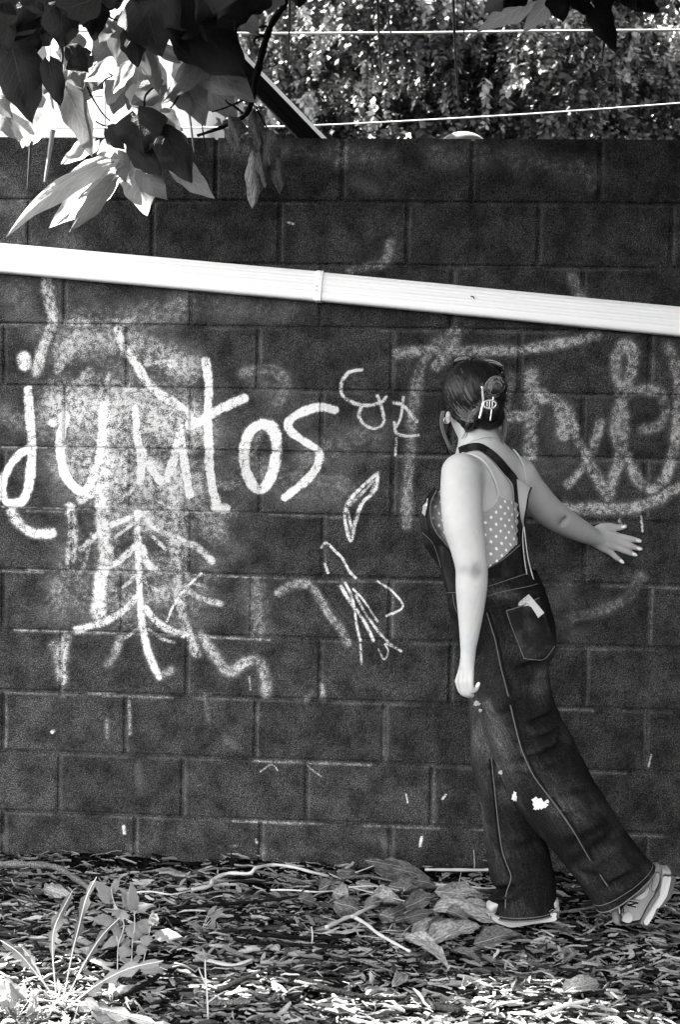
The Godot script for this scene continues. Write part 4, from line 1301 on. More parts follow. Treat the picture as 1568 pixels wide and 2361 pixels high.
func person() -> void:
	var foot := gp(1220, 2118, 0.0)
	var t := thing("person", "person in dark denim overalls and dotted camisole walking left, one hand on the wall", "person", foot)
	var skin := MB.new()
	var right := Vector3(0.65, 0, -0.76)
	var ahead := Vector3(-0.76, 0, -0.65)
	var tb := Basis(right, Vector3.UP, -ahead)
	# torso
	var T := Field.new()
	T.setup(Vector3(pt(945, 1200, 0.45).x, pt(1100, 1590, 0.45).y, -0.02), Vector3(pt(1385, 1240, 0.1).x, pt(1100, 965, 0.45).y, 0.76), 0.0075)
	T.ell(pt(1108, 1195, 0.45), Vector3(0.137, 0.20, 0.108), tb, 0.01)
	T.ell(pt(1124, 1320, 0.46), Vector3(0.128, 0.13, 0.1), tb, 0.06)
	for s in [-1.0, 1.0]: T.ell(pt(1106, 1192, 0.45) + ahead * 0.082 + right * 0.062 * s, Vector3(0.062, 0.068, 0.062), tb, 0.04)
	T.chain(limb([[1080, 1092, 0.55, 34], [1130, 1088, 0.45, 44], [1192, 1100, 0.38, 36]]), 0.07)
	T.chain(limb([[1098, 985, 0.44, 43], [1104, 1020, 0.44, 45], [1110, 1062, 0.45, 50]]), 0.05)
	T.chain(limb([[1110, 1040, 0.46, 34], [1160, 1072, 0.41, 30], [1196, 1092, 0.38, 26]]), 0.04)
	# a shallow channel down the back and the shoulder blades
	T.ell(pt(1148, 1120, 0.50), Vector3(0.03, 0.05, 0.022), tb, 0.03)
	var body := Field.new()
	body.o = T.o; body.h = T.h; body.nx = T.nx; body.ny = T.ny; body.nz = T.nz
	body.f = T.f.duplicate()
	# left arm hanging, right arm reaching to the wall
	body.chain(limb([[1063, 1090, 0.585, 45], [1064, 1140, 0.61, 48], [1069, 1209, 0.63, 46.5], [1079, 1256, 0.64, 42], [1088, 1308, 0.645, 37.5], [1088, 1346, 0.645, 37], [1087, 1378, 0.645, 34], [1085.5, 1418, 0.645, 29], [1082.5, 1466, 0.645, 22.5], [1079.5, 1502, 0.645, 17.5]]), 0.028)
	body.chain(limb([[1194, 1098, 0.39, 36], [1222, 1132, 0.34, 38.5], [1254, 1168, 0.275, 36], [1292, 1197, 0.21, 32], [1334, 1221, 0.13, 26.5], [1362, 1235, 0.075, 21.5]]), 0.03)
	body.ell(pt(1103, 1319, 0.688), Vector3(0.012, 0.014, 0.008), Basis.IDENTITY, 0.02, true)
	body.ell(pt(1296, 1199, 0.252), Vector3(0.012, 0.01, 0.008), Basis.IDENTITY, 0.02, true)
	body.nets(skin)
	# right hand, flat on the wall, fingers spread
	var R := Field.new()
	R.setup(Vector3(pt(1335, 1240, 0.05).x, pt(1400, 1312, 0.02).y, -0.006), Vector3(pt(1492, 1240, 0.02).x, pt(1400, 1192, 0.02).y, 0.13), 0.0028)
	R.chain(limb([[1338, 1223, 0.122, 24.5], [1356, 1232, 0.085, 21.5], [1369, 1238, 0.06, 19.5], [1384, 1241, 0.043, 15]]), 0.012)
	for a in [[[1372, 1230, 0.055, 13], [1400, 1230, 0.034, 10.5], [1424, 1236, 0.022, 8.2], [1450, 1241.5, 0.019, 7.0], [1466, 1245, 0.014, 6.2], [1477, 1247.5, 0.011, 4.6]], [[1372, 1237, 0.056, 13], [1402, 1243, 0.037, 10.5], [1426, 1250, 0.024, 8.2], [1452, 1258, 0.02, 7.2], [1468, 1263, 0.014, 6.3], [1479, 1266, 0.011, 4.7]],
			[[1372, 1243, 0.055, 13], [1400, 1254, 0.034, 10.5], [1422, 1262, 0.022, 7.8], [1444, 1271, 0.018, 6.8], [1457, 1276, 0.013, 6], [1467, 1279.5, 0.01, 4.5]], [[1372, 1248, 0.052, 12], [1392, 1262, 0.031, 10], [1408, 1272.5, 0.021, 7.2], [1422, 1285, 0.017, 6.0], [1430, 1291, 0.013, 5.2], [1437, 1296.5, 0.01, 4]],
			[[1374, 1228, 0.052, 13], [1390, 1218, 0.038, 11.5], [1406, 1214.5, 0.026, 9], [1420, 1216.5, 0.019, 8], [1432, 1216.5, 0.015, 6.8], [1443, 1214, 0.011, 4.6]]]:
		var ch := limb(a)
		for e in ch: e[0].z -= 0.004
		R.chain(ch, 0.006)
	R.nets(skin)
	# left hand, hanging half closed
	var L := Field.new()
	L.setup(Vector3(pt(1040, 1550, 0.64).x, pt(1080, 1616, 0.64).y, 0.575), Vector3(pt(1118, 1550, 0.64).x, pt(1080, 1455, 0.64).y, 0.705), 0.0028)
	L.chain(limb([[1083, 1462, 0.645, 21], [1080, 1500, 0.645, 17.8], [1079, 1518, 0.645, 17.2], [1077, 1534, 0.643, 17]]), 0.012)
	for a in [[[1073, 1532, 0.628, 11], [1059, 1564, 0.622, 8], [1057, 1573, 0.622, 7.4], [1064, 1594, 0.624, 6.4], [1074, 1602, 0.622, 5.5]], [[1074, 1532, 0.642, 11], [1066, 1566, 0.648, 8], [1065, 1575, 0.65, 7.4], [1072, 1598, 0.648, 6.4], [1082, 1604, 0.636, 5.5]], [[1079, 1532, 0.652, 11], [1076, 1565, 0.66, 8], [1075, 1575, 0.663, 7.4], [1080, 1598, 0.66, 6.6], [1089, 1603, 0.646, 5.5]], [[1084, 1532, 0.652, 10], [1086, 1560, 0.662, 7.6], [1086, 1572, 0.665, 7], [1088, 1591, 0.662, 6.6], [1097, 1589, 0.655, 6], [1104, 1577, 0.65, 4.6]], [[1072, 1530, 0.622, 10], [1064, 1550, 0.606, 8.5], [1066, 1572, 0.600, 7.5], [1074, 1588, 0.604, 6]]]:
		L.chain(limb(a), 0.0035)
	L.nets(skin)
	# head: skull, face turned to the wall, ears
	var H := Field.new()
	var hc := pt(1095, 912, 0.44)
	H.setup(hc - Vector3(0.115, 0.15, 0.16), hc + Vector3(0.115, 0.125, 0.13), 0.004)
	var face := Vector3(-0.3, -0.08, -0.95).normalized()
	var hr := Vector3.UP.cross(-face).normalized()
	var hb := Basis(hr, (-face).cross(hr), -face)
	H.ell(hc, Vector3(0.074, 0.092, 0.092), hb, 0.01)
	H.ell(hc + hb * Vector3(0, -0.055, -0.04), Vector3(0.055, 0.066, 0.055), hb, 0.03)
	H.ell(hc + hb * Vector3(0, -0.105, -0.062), Vector3(0.024, 0.018, 0.022), hb, 0.02)
	H.chain([[hc + hb * Vector3(0, -0.008, -0.092), 0.008], [hc + hb * Vector3(0, -0.042, -0.110), 0.012]], 0.012)
	for s in [-1.0, 1.0]:
		H.ell(hc + hb * Vector3(0.031 * s, -0.008, -0.094), Vector3(0.016, 0.011, 0.012), hb, 0.012, true)
		H.ell(hc + hb * Vector3(0.031 * s, -0.008, -0.082), Vector3(0.011, 0.011, 0.011), hb, 0.003)
	H.ell(hc + hb * Vector3(0, -0.072, -0.096), Vector3(0.022, 0.007, 0.009), hb, 0.006)
	H.chain(limb([[1098, 968, 0.43, 40], [1100, 1000, 0.44, 42], [1105, 1030, 0.445, 44]]), 0.03)
	H.ell(pt(1034, 962, 0.455), Vector3(0.006, 0.019, 0.013), Basis(Vector3.UP, 0.5), 0.006)
	H.ell(hc + hb * Vector3(0.078, -0.05, 0.0), Vector3(0.009, 0.026, 0.017), hb, 0.006)
	H.nets(skin)
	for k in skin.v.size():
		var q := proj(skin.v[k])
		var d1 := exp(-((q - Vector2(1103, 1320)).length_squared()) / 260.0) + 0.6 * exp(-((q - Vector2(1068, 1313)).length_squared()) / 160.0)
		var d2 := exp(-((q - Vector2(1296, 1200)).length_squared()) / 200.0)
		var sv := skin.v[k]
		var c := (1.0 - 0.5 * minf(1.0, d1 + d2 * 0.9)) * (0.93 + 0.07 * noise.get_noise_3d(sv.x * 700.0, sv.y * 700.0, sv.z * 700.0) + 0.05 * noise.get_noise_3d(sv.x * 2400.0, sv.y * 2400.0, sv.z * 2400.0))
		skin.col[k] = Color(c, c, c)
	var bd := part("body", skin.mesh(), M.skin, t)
	for a in [[1468, 1245.5, 1479, 1248.5, 0.0185], [1470, 1263.5, 1481, 1267, 0.0185], [1459, 1276.5, 1469, 1280.5, 0.017], [1431, 1292, 1438.5, 1297.5, 0.0165], [1434, 1216, 1444.5, 1213.5, 0.0195], [1098, 1586, 1105.5, 1573, 0.662]]:
		var nm := MB.new()
		nm.ball((pt(a[0], a[1], a[4]) + pt(a[2], a[3], a[4])) / 2.0, Vector3(0.0095, 0.0048, 0.0022), 10, 6, Basis(Vector3(0, 0, 1), atan2(a[1] - a[3], a[2] - a[0])))
		part("fingernail", nm.mesh(), M.nail, bd)
	clothes(t, T)
	hair(t, hc)


func region(T: Field, off: float, inside: Callable) -> MB:
	var g := Field.new()
	g.o = T.o; g.h = T.h; g.nx = T.nx; g.ny = T.ny; g.nz = T.nz
	g.f = T.f.duplicate()
	for z in g.nz:
		for y in g.ny:
			for x in g.nx:
				var i := (z * g.ny + y) * g.nx + x
				var d := g.f[i] - off
				if d < 0.03:
					d = maxf(d, inside.call(T.o + Vector3(x, y, z) * T.h))
				g.f[i] = d
	var mb := MB.new()
	g.nets(mb)
	return mb


func below(line: Array, q: Vector2) -> float:      # how far a picture place lies above a line, in picture units (negative: below it)
	for i in line.size() / 2 - 1:
		var x0: float = line[i * 2]
		var x1: float = line[i * 2 + 2]
		if q.x <= x1 or i == line.size() / 2 - 2:
			var y := lerpf(line[i * 2 + 1], line[i * 2 + 3], clampf((q.x - x0) / (x1 - x0), 0.0, 1.0))
			return (y - q.y) * 0.75
	return 0.0


func clothes(t: Node3D, T: Field) -> void:
	# camisole with white dots
	var top := [960, 1120, 1000, 1132, 1050, 1150, 1108, 1182, 1122, 1176, 1138, 1163, 1150, 1140, 1156, 1138, 1166, 1148, 1184, 1156, 1230, 1165]
	var cam_mb := region(T, 0.0045, func(p: Vector3) -> float: return maxf(below(top, proj(p)) * 0.00125, pt(1100, 1400, 0.45).y - p.y))
	var ctr := pt(1108, 1195, 0.45)
	for k in cam_mb.v.size():
		var p := cam_mb.v[k]
		var n1 := 0.0022 * sin(p.y * 260.0 + p.x * 60.0) * smoothstep(1.42, 1.28, p.y) + 0.0012 * noise.get_noise_3d(p.x * 600, p.y * 900, p.z * 600)
		cam_mb.v[k] = p + (p - Vector3(ctr.x, p.y, ctr.z)).normalized() * n1
		cam_mb.uv[k] = Vector2(atan2(p.x - ctr.x, p.z - ctr.z) * 0.125, p.y + 0.16 * (p.x - ctr.x)) / 0.034
	var dots := Image.create(96, 96, false, Image.FORMAT_RGB8)
	for y in 96:
		for x in 96:
			var d := 1e9
			for c in [Vector2(24, 24), Vector2(72, 72)]: d = minf(d, (Vector2(x, y) - c).length())
			var v := lerpf(0.82, 0.30, smoothstep(11.0, 13.0, d))
			v = pow(v, 1.0 / 2.2)
			dots.set_pixel(x, y, Color(v, v, v))
	var cm := StandardMaterial3D.new()
	cm.albedo_texture = img_tex(dots)
	cm.roughness = 0.9
	cm.metallic_specular = 0.2
	var camisole := part("camisole", cam_mb.mesh(), cm, t)
	var trim := mat(0.42, 0.9, 0.2)
	for a in [[[1151, 1141, 0.575, 1146, 1118, 0.575, 1132, 1085, 0.585, 1112, 1060, 0.592, 1090, 1049, 0.585, 1066, 1044, 0.565], 5.5], [[1184, 1036, 0.40, 1196, 1050, 0.415, 1207, 1072, 0.43, 1213, 1100, 0.435, 1216, 1122, 0.43], 4.0], [[1150, 1141, 0.575, 1138, 1165, 0.57, 1118, 1180, 0.565], 3.2], [[1154, 1141, 0.575, 1166, 1150, 0.56, 1186, 1158, 0.535], 3.2]]:
		var p := []
		for i in a[0].size() / 3: p.append(hug(T, a[0][i * 3], a[0][i * 3 + 1], 0.004))
		part("camisole_strap", ribbon(spline(p, 5), a[1] * 0.00122, a[1] * 0.00122, 0.0015, Vector3(0.25, 0.3, 1)), trim, camisole)
	# overalls: waist and back piece from the body, legs lofted
	var ov := Node3D.new()
	ov.name = "overalls"
	t.add_child(ov)
	var edge := [940, 1150, 991, 1200, 1024, 1254, 1049, 1282, 1085, 1312, 1122, 1311, 1160, 1286, 1196, 1250, 1206, 1150, 1260, 1130]
	var ob := region(T, 0.011, func(p: Vector3) -> float: return maxf(below(edge, proj(p)) * 0.00125, pt(1100, 1400, 0.45).y - p.y))
	for k in ob.v.size():
		var p := ob.v[k]
		ob.col[k] = Color(0.36, 0.36, 0.36)
		ob.uv[k] = Vector2(atan2(p.x - ctr.x, p.z - ctr.z) * 0.7, p.y * 2.0)
	part("back_piece", ob.mesh(), M.denim, ov)
	var near := [[1024, 1330, 1238, 1316, 0.465, 0.128], [1029, 1368, 1256, 1358, 0.468, 0.134], [1035, 1402, 1270, 1402, 0.472, 0.14], [1046, 1446, 1281, 1446, 0.476, 0.142], [1058, 1490, 1283, 1488, 0.48, 0.138], [1070, 1545, 1264, 1542, 0.49, 0.125], [1088, 1602, 1271, 1588, 0.505, 0.112], [1108, 1662, 1290, 1642, 0.52, 0.105], [1134, 1738, 1324, 1706, 0.53, 0.1],
		[1162, 1802, 1354, 1768, 0.535, 0.098], [1192, 1854, 1386, 1824, 0.535, 0.096], [1226, 1906, 1416, 1868, 0.53, 0.094], [1272, 1956, 1442, 1912, 0.525, 0.092], [1312, 2004, 1468, 1948, 0.515, 0.09], [1346, 2052, 1490, 1974, 0.505, 0.088], [1378, 2096, 1512, 1996, 0.5, 0.088]]
	var folds := [[1196, 1758, 1240, 1748, 9, -9], [1240, 1748, 1286, 1728, 10, -11], [1286, 1728, 1304, 1694, 9, -9], [1225, 1672, 1272, 1652, 10, -8], [1198, 1782, 1236, 1814, 9, -8], [1200, 1542, 1262, 1530, 10, -9], [1130, 1640, 1180, 1610, 14, 5], [1330, 1800, 1390, 1850, 16, 5], [1280, 1850, 1360, 1830, 14, -5], [1300, 1930, 1400, 1880, 18, 6], [1330, 1990, 1420, 1930, 14, -6], [1404, 2046, 1460, 2020, 10, -8], [1440, 1960, 1480, 2000, 8, -6], [1404, 2046, 1350, 2010, 10, -7], [1240, 1540, 1230, 1640, 16, -6], [1120, 1480, 1100, 1560, 14, -6], [1150, 1600, 1200, 1740, 18, 4], [1235, 1690, 1290, 1670, 10, 7], [1150, 1380, 1230, 1360, 8, -4]]
	var nl := loft(near, 7, folds, 0.007, 3)
	part("near_leg", nl.mb.mesh(), M.denim, ov)
	var far := [[1070, 1560, 1235, 1560, 0.40, 0.1], [1078, 1612, 1228, 1612, 0.40, 0.096], [1084, 1690, 1218, 1690, 0.405, 0.092], [1089, 1765, 1216, 1765, 0.41, 0.09], [1104, 1823, 1222, 1823, 0.415, 0.088], [1112, 1880, 1240, 1880, 0.42, 0.088], [1119, 1945, 1262, 1945, 0.425, 0.088], [1129, 2020, 1280, 2018, 0.43, 0.09], [1144, 2050, 1283, 2044, 0.435, 0.09], [1128, 2080, 1285, 2074, 0.44, 0.092], [1126, 2102, 1287, 2092, 0.442, 0.096]]
	var fl := loft(far, 7, [[1144, 2056, 1190, 2046, 9, -8], [1130, 2070, 1180, 2068, 9, 6], [1180, 1850, 1260, 1900, 16, 5], [1120, 1780, 1160, 1760, 12, -5], [1200, 1960, 1270, 1930, 16, -5], [1150, 1900, 1230, 1950, 14, 4]], 0.006, 40)
	part("far_leg", fl.mb.mesh(), M.denim, ov)
	# seams, waistband, pocket
	var seam := [1123, 1412, 1133, 1446, 1143, 1478, 1155, 1536, 1169, 1590, 1186, 1662, 1198, 1710, 1210, 1745, 1234, 1793, 1284, 1860, 1324, 1918, 1359, 1978, 1402, 2043]
	part("seam", strip(nl, seam, 0.0019), M.denim_thread, ov)
	var seam_b := []
	for i in seam.size() / 2: seam_b.append_array([seam[i * 2] + 6.0, seam[i * 2 + 1] - 1.0])
	part("seam", strip(nl, seam_b, 0.0026, 0.0012), M.denim_dark, ov)
	part("seam", strip(fl, [1134, 1748, 1144, 1848, 1156, 1948, 1168, 1990, 1179, 2023, 1168, 2060, 1166, 2094], 0.0015), M.denim_thread, ov)
	part("seam", strip(fl, [1129, 1750, 1139, 1848, 1150, 1948, 1163, 1990, 1173, 2023], 0.0022, 0.001), M.denim_dark, ov)
	for a in [[1122, 1353, 1160, 1341, 1216, 1322], [1122, 1375, 1165, 1363, 1220, 1352, 1240, 1346], [1026, 1337, 1050, 1336], [1030, 1367, 1052, 1366]]:
		part("waistband_seam", strip(nl, a, 0.0011, 0.002), M.denim_thread, ov)
	part("waistband_seam", strip(nl, [1123, 1312, 1160, 1290, 1200, 1256], 0.0014, 0.012), M.denim_thread, ov)
	part("front_pocket_edge", strip(nl, [1045, 1370, 1047, 1390, 1054, 1412], 0.0012, 0.001), M.denim_thread, ov)
	var pk := part("back_pocket", patch(nl, [1168, 1408, 1244, 1378, 1281, 1486, 1210, 1520], 0.011), M.denim, ov)
	part("stitching", strip(nl, [1168, 1408, 1190, 1402, 1220, 1390, 1244, 1378], 0.0016, 0.004), M.denim_thread, pk)
	part("stitching", strip(nl, [1168, 1408, 1180, 1444, 1196, 1484, 1209, 1518], 0.0013, 0.003), M.denim_thread, pk)
	part("stitching", strip(nl, [1209, 1518, 1232, 1521, 1257, 1519, 1280, 1490], 0.0013, 0.003), M.denim_thread, pk)
	part("stitching", strip(nl, [1180, 1412, 1192, 1448, 1206, 1484, 1214, 1508], 0.0009, 0.006), M.denim_thread, pk)
	# hems
	for hm in [[nl, near, 0.5], [fl, far, 0.45]]:
		var lo: Loft = hm[0]
		for e in [[1, 0.0021, "hem"], [4, 0.001, "hem_stitching"]]:
			var p := PackedVector3Array()
			for s in lo.segs + 1:
				var q := lo.mb.v[(lo.rings - e[0]) * (lo.segs + 1) + s]
				p.append(q + Vector3(0, 0, 0.0006))
			var hb := MB.new()
			hb.tube(p, e[1], e[1], 6)
			part(e[2], hb.mesh(), M.denim_thread, ov)
	# paint stains on the near leg
	for a in [[1240, 1850, 13, 12], [1252, 1856, 11, 9], [1262, 1848, 5, 4], [1187, 1837, 6, 11], [1155, 1781, 5, 5], [1100, 1622, 8, 6], [1108, 1638, 4, 4], [1238, 1862, 7, 6]]:
		var p := MB.new()
		var c := p.add(on(nl, a[0], a[1], 0.0022))
		for k in 15:
			var an := TAU * k / 14.0
			var rr := 1.0 + 0.16 * sin(k % 14 * 1.35 + a[0]) + 0.2 * sin(k % 14 * 3.1 + a[1])
			p.add(on(nl, a[0] + cos(an) * a[2] * rr, a[1] + sin(an) * a[3] * rr, 0.0014))
		for k in 14: p.tri(c, c + 1 + k, c + 2 + k)
		part("paint_stain", p.mesh(), M.white_edge if a[1] > 1800 else M.denim_inside, ov)
	# bib standing off the chest on the far side
	var bib := MB.new()
	bib.tint = Color(0.3, 0.3, 0.3)
	var outer := [1003, 1120, 985, 1144, 971, 1182, 971, 1225, 978, 1258, 1000, 1290, 1015, 1312, 1025, 1340]
	var inner := [1006, 1132, 993, 1160, 993, 1198, 1006, 1229, 1026, 1254, 1051, 1283, 1078, 1312, 1092, 1345]
	for i in 8:
		for k in 5:
			var u := k / 4.0
			bib.add(pt(lerpf(outer[i * 2], inner[i * 2], u), lerpf(outer[i * 2 + 1], inner[i * 2 + 1], u), lerpf(0.40, 0.555, u) + 0.02 * sin(u * PI)), Vector2(u * 0.4, i * 0.14))
	bib.grid(0, 5, 8)
	for i in 8:
		for k in 5:
			var u := k / 4.0
			bib.add(pt(lerpf(outer[i * 2], inner[i * 2], u), lerpf(outer[i * 2 + 1], inner[i * 2 + 1], u), lerpf(0.40, 0.555, u) + 0.02 * sin(u * PI) - 0.006), Vector2(u * 0.4, i * 0.14))
	bib.grid(40, 5, 8)
	part("bib", bib.mesh(), M.denim, ov)
	var be := []
	for i in 8: be.append(pt(inner[i * 2] + 1.0, inner[i * 2 + 1] - 1.0, 0.556))
	var bm := MB.new()
	bm.tube(spline(be, 4), 0.0016, 0.0016, 6)
	part("bib_edge", bm.mesh(), M.denim_thread, ov)
	var bs := MB.new()
	bs.tube(pline([974, 1228, 998, 1252, 1012, 1290, 1017, 1309], 0.47, 0.52, 4), 0.001, 0.001, 5)
	part("bib_stitching", bs.mesh(), M.denim_thread, ov)
	# straps
	var sp := []
	for a in [[1060, 1040], [1074, 1034], [1096, 1030], [1114, 1034], [1142, 1054], [1168, 1083], [1188, 1110], [1194, 1150], [1197, 1200], [1201, 1248]]: sp.append(hug(T, a[0], a[1], 0.007))
	part("strap", ribbon(spline(sp, 5), 0.022, 0.026, 0.0025, Vector3(0.3, 0.25, 1)), M.denim, ov)
	var ed := []
	for a in [[1069, 1045], [1096, 1039], [1112, 1043], [1134, 1062], [1158, 1090], [1178, 1118], [1184, 1152], [1188, 1200], [1192, 1244]]: ed.append(hug(T, a[0], a[1], 0.0095))
	var em := MB.new()
	em.tube(spline(ed, 5), 0.0011, 0.0011, 5)
	part("strap_edge", em.mesh(), M.denim_thread, ov)
	var bu := MB.new()
	bu.box(Vector3(-0.012, -0.009, -0.003), Vector3(0.012, 0.009, 0.004), Transform3D(Basis(Vector3(0, 0, 1), -0.35), hug(T, 1113, 1034, 0.01)), 0.002)
	part("strap_slider", bu.mesh(true), M.denim_dark, ov)
	# turned-back flap with its pale inside, and the hanging strap loop
	var fm := MB.new()
	var fa := [1192, 1104, 1194, 1128, 1197, 1160, 1201, 1196, 1206, 1214]
	var fb := [1206, 1112, 1211, 1134, 1209, 1166, 1206, 1196, 1208, 1214]
	var fc := [1225, 1124, 1219, 1140, 1214, 1170, 1209, 1198, 1210, 1214]
	for i in 5:
		for q in [[fa, 0.0], [fb, 0.014], [fc, 0.022]]:
			fm.add(hug(T, q[0][i * 2], q[0][i * 2 + 1], 0.012 + q[1]), Vector2(q[1] * 20.0, i * 0.2))
	fm.grid(0, 3, 5)
	part("strap_flap", fm.mesh(), M.denim_inside, ov)
	var fe := []
	for i in 5: fe.append(hug(T, fc[i * 2] + 1.0, fc[i * 2 + 1], 0.034))
	var fem := MB.new()
	fem.tube(spline(fe, 4), 0.0026, 0.002, 6)
	part("flap_edge", fem.mesh(), M.denim_dark, ov)
	var lp := []
	for a in [[1209, 1206, 0.5], [1209, 1240, 0.51], [1214, 1290, 0.53], [1224, 1335, 0.545], [1229, 1356, 0.55]]: lp.append(pt(a[0], a[1], a[2]))
	part("hanging_strap", ribbon(spline(lp, 5), 0.006, 0.016, 0.002, Vector3(0, 0, 1)), M.denim, ov)
	var lq := []
	for a in [[1209, 1206, 0.503], [1206, 1240, 0.513], [1210, 1290, 0.533], [1218, 1335, 0.548], [1223, 1354, 0.553], [1229, 1359, 0.553], [1234, 1352, 0.553], [1230, 1333, 0.548], [1219, 1290, 0.533], [1212, 1240, 0.513], [1209, 1206, 0.503]]: lq.append(pt(a[0], a[1], a[2]))
	var lm := MB.new()
	lm.tube(spline(lq, 4), 0.0013, 0.0013, 6)
	part("hanging_strap_edge", lm.mesh(), M.white_edge, ov)
	# phone in the pocket
	var ph := MB.new()
	var pc := on(nl, 1219, 1407, 0.001)
	ph.box(Vector3(-0.030, -0.034, -0.003), Vector3(0.030, 0.034, 0.003), Transform3D(Basis(Vector3(0, 0, 1), 0.72), pc), 0.0012)
	var phone := thing("phone", "pale patterned phone case sticking out of the back pocket of the overalls", "phone", pc)
	part("phone_case", ph.mesh(true), mat(0.36, 0.5), phone)
	for k in 7:
		var rm := MB.new()
		var c := pc + Basis(Vector3(0, 0, 1), 0.72) * Vector3(-0.02 + 0.013 * (k % 4), 0.027 - 0.012 * (k / 4), 0.0032)
		var rp := PackedVector3Array()
		for s in 13: rp.append(c + Vector3(cos(TAU * s / 12.0), sin(TAU * s / 12.0), 0) * 0.005)
		rm.tube(rp, 0.0006, 0.0006, 4)
		part("ring_print", rm.mesh(), mat(0.1), phone)
	# shoes
	var sh := mat(0.19, 0.7, 0.3)
	var sl := mat(0.4, 0.6, 0.3)
	var z := 0.5
	var shoe := Node3D.new()
	shoe.name = "shoe"
	t.add_child(shoe)
	shoe.set_meta("label", "grey running shoe with a letter N, heel lifted")
	part("upper", puffed([1514, 1990, 1526, 2004, 1519, 2039, 1505, 2062, 1494, 2080, 1475, 2117, 1464, 2126, 1419, 2129, 1412, 2108, 1411, 2094, 1427, 2072, 1446, 2058, 1480, 2024], z, 0.088, 0.7), sh, shoe)
	part("midsole", puffed([1524, 2003, 1538, 2002, 1545, 2004, 1538, 2040, 1531, 2058, 1514, 2082, 1508, 2084, 1500, 2102, 1484, 2127, 1474, 2117, 1494, 2079, 1506, 2060, 1518, 2039], z, 0.096, 0.88), sl, shoe)
	part("outsole", puffed([1543, 2004, 1550, 2005, 1554.5, 2010, 1548, 2036, 1542, 2058, 1530, 2072, 1517, 2085, 1513, 2080, 1530, 2058, 1538, 2036], z, 0.09, 0.9), mat(0.06), shoe)
	part("outsole", puffed([1511, 2078, 1517, 2074, 1507, 2098, 1498, 2108, 1502, 2092], z, 0.094, 0.9), mat(0.06), shoe)
	part("heel_panel", puffed([1503, 2020, 1514, 2002, 1522, 2012, 1516, 2040, 1506, 2055, 1500, 2050], z + 0.03, 0.034, 0.8), mat(0.2), shoe)
	part("side_panel", puffed([1462, 2066, 1488, 2046, 1495, 2036, 1499, 2044, 1492, 2062, 1476, 2072, 1460, 2071], z + 0.03, 0.036, 0.8), mat(0.32), shoe)
	part("toe_panel", puffed([1438, 2098, 1452, 2096, 1460, 2106, 1458, 2120, 1446, 2126, 1430, 2118], z + 0.028, 0.036, 0.8), mat(0.3), shoe)
	var zn := z + 0.0495
	var nb := [[1449, 2078, 1472, 2081], [1472, 2082, 1448, 2086.5], [1447, 2087, 1469, 2091.5]]
	for k in 3:
		part("letter_stroke", ribbon(PackedVector3Array([pt(nb[k][0], nb[k][1], zn), pt(nb[k][2], nb[k][3], zn)]), 0.0078, 0.0078, 0.0012, Vector3(0, 0, 1)), sl, shoe)
		part("letter_stroke", ribbon(PackedVector3Array([pt(nb[k][0] + 0.8, nb[k][1], zn + 0.001), pt(nb[k][2] - 0.8, nb[k][3], zn + 0.001)]), 0.005, 0.005, 0.0012, Vector3(0, 0, 1)), M.black_plastic, shoe)
	for k in 3:
		var lb := MB.new()
		lb.tube(pline([1424 + 5 * k, 2082 - 2 * k, 1428 + 5 * k, 2094 + k, 1430 + 4 * k, 2106], z + 0.042, z + 0.046, 4), 0.0018, 0.0018, 6)
		part("lace", lb.mesh(), M.white_edge if k == 0 else M.denim_dark, shoe)
	var shoe2 := Node3D.new()
	shoe2.name = "shoe_001"
	t.add_child(shoe2)
	shoe2.set_meta("label", "front shoe, only its pale sole showing under the hem")
	part("upper", puffed([1122, 2096, 1130, 2078, 1200, 2064, 1278, 2066, 1284, 2090, 1220, 2108, 1160, 2114, 1132, 2110], 0.455, 0.09, 0.7), sl, shoe2)
	part("sole", puffed([1124, 2098, 1140, 2100, 1165, 2107, 1220, 2100, 1284, 2088, 1288, 2097, 1284, 2110, 1232, 2117, 1180, 2126, 1158, 2122, 1130, 2110], 0.462, 0.1, 0.9), sl, shoe2)
	for k in 7:
		var gb := MB.new()
		gb.tube(pline([1196 + k * 12, 2112 - k * 1.6, 1203 + k * 12, 2106 - k * 1.6, 1208 + k * 12, 2110 - k * 1.6], 0.5125, 0.5125, 2), 0.0008, 0.0008, 4)
		part("sole_groove", gb.mesh(), mat(0.3), shoe2)


func hug(T: Field, px: float, py: float, off: float) -> Vector3:     # walk the line of sight from the camera until it meets the body
	var z := 0.74
	while z > 0.2:
		var p := pt(px, py, z)
		var c := Vector3i(((p - T.o) / T.h).round())
		if c.x > 0 and c.y > 0 and c.z > 0 and c.x < T.nx and c.y < T.ny and c.z < T.nz and T.f[(c.z * T.ny + c.y) * T.nx + c.x] < off:
			return p
		z -= 0.0015
	return Vector3.INF if off == 0.0 else pt(px, py, 0.42)


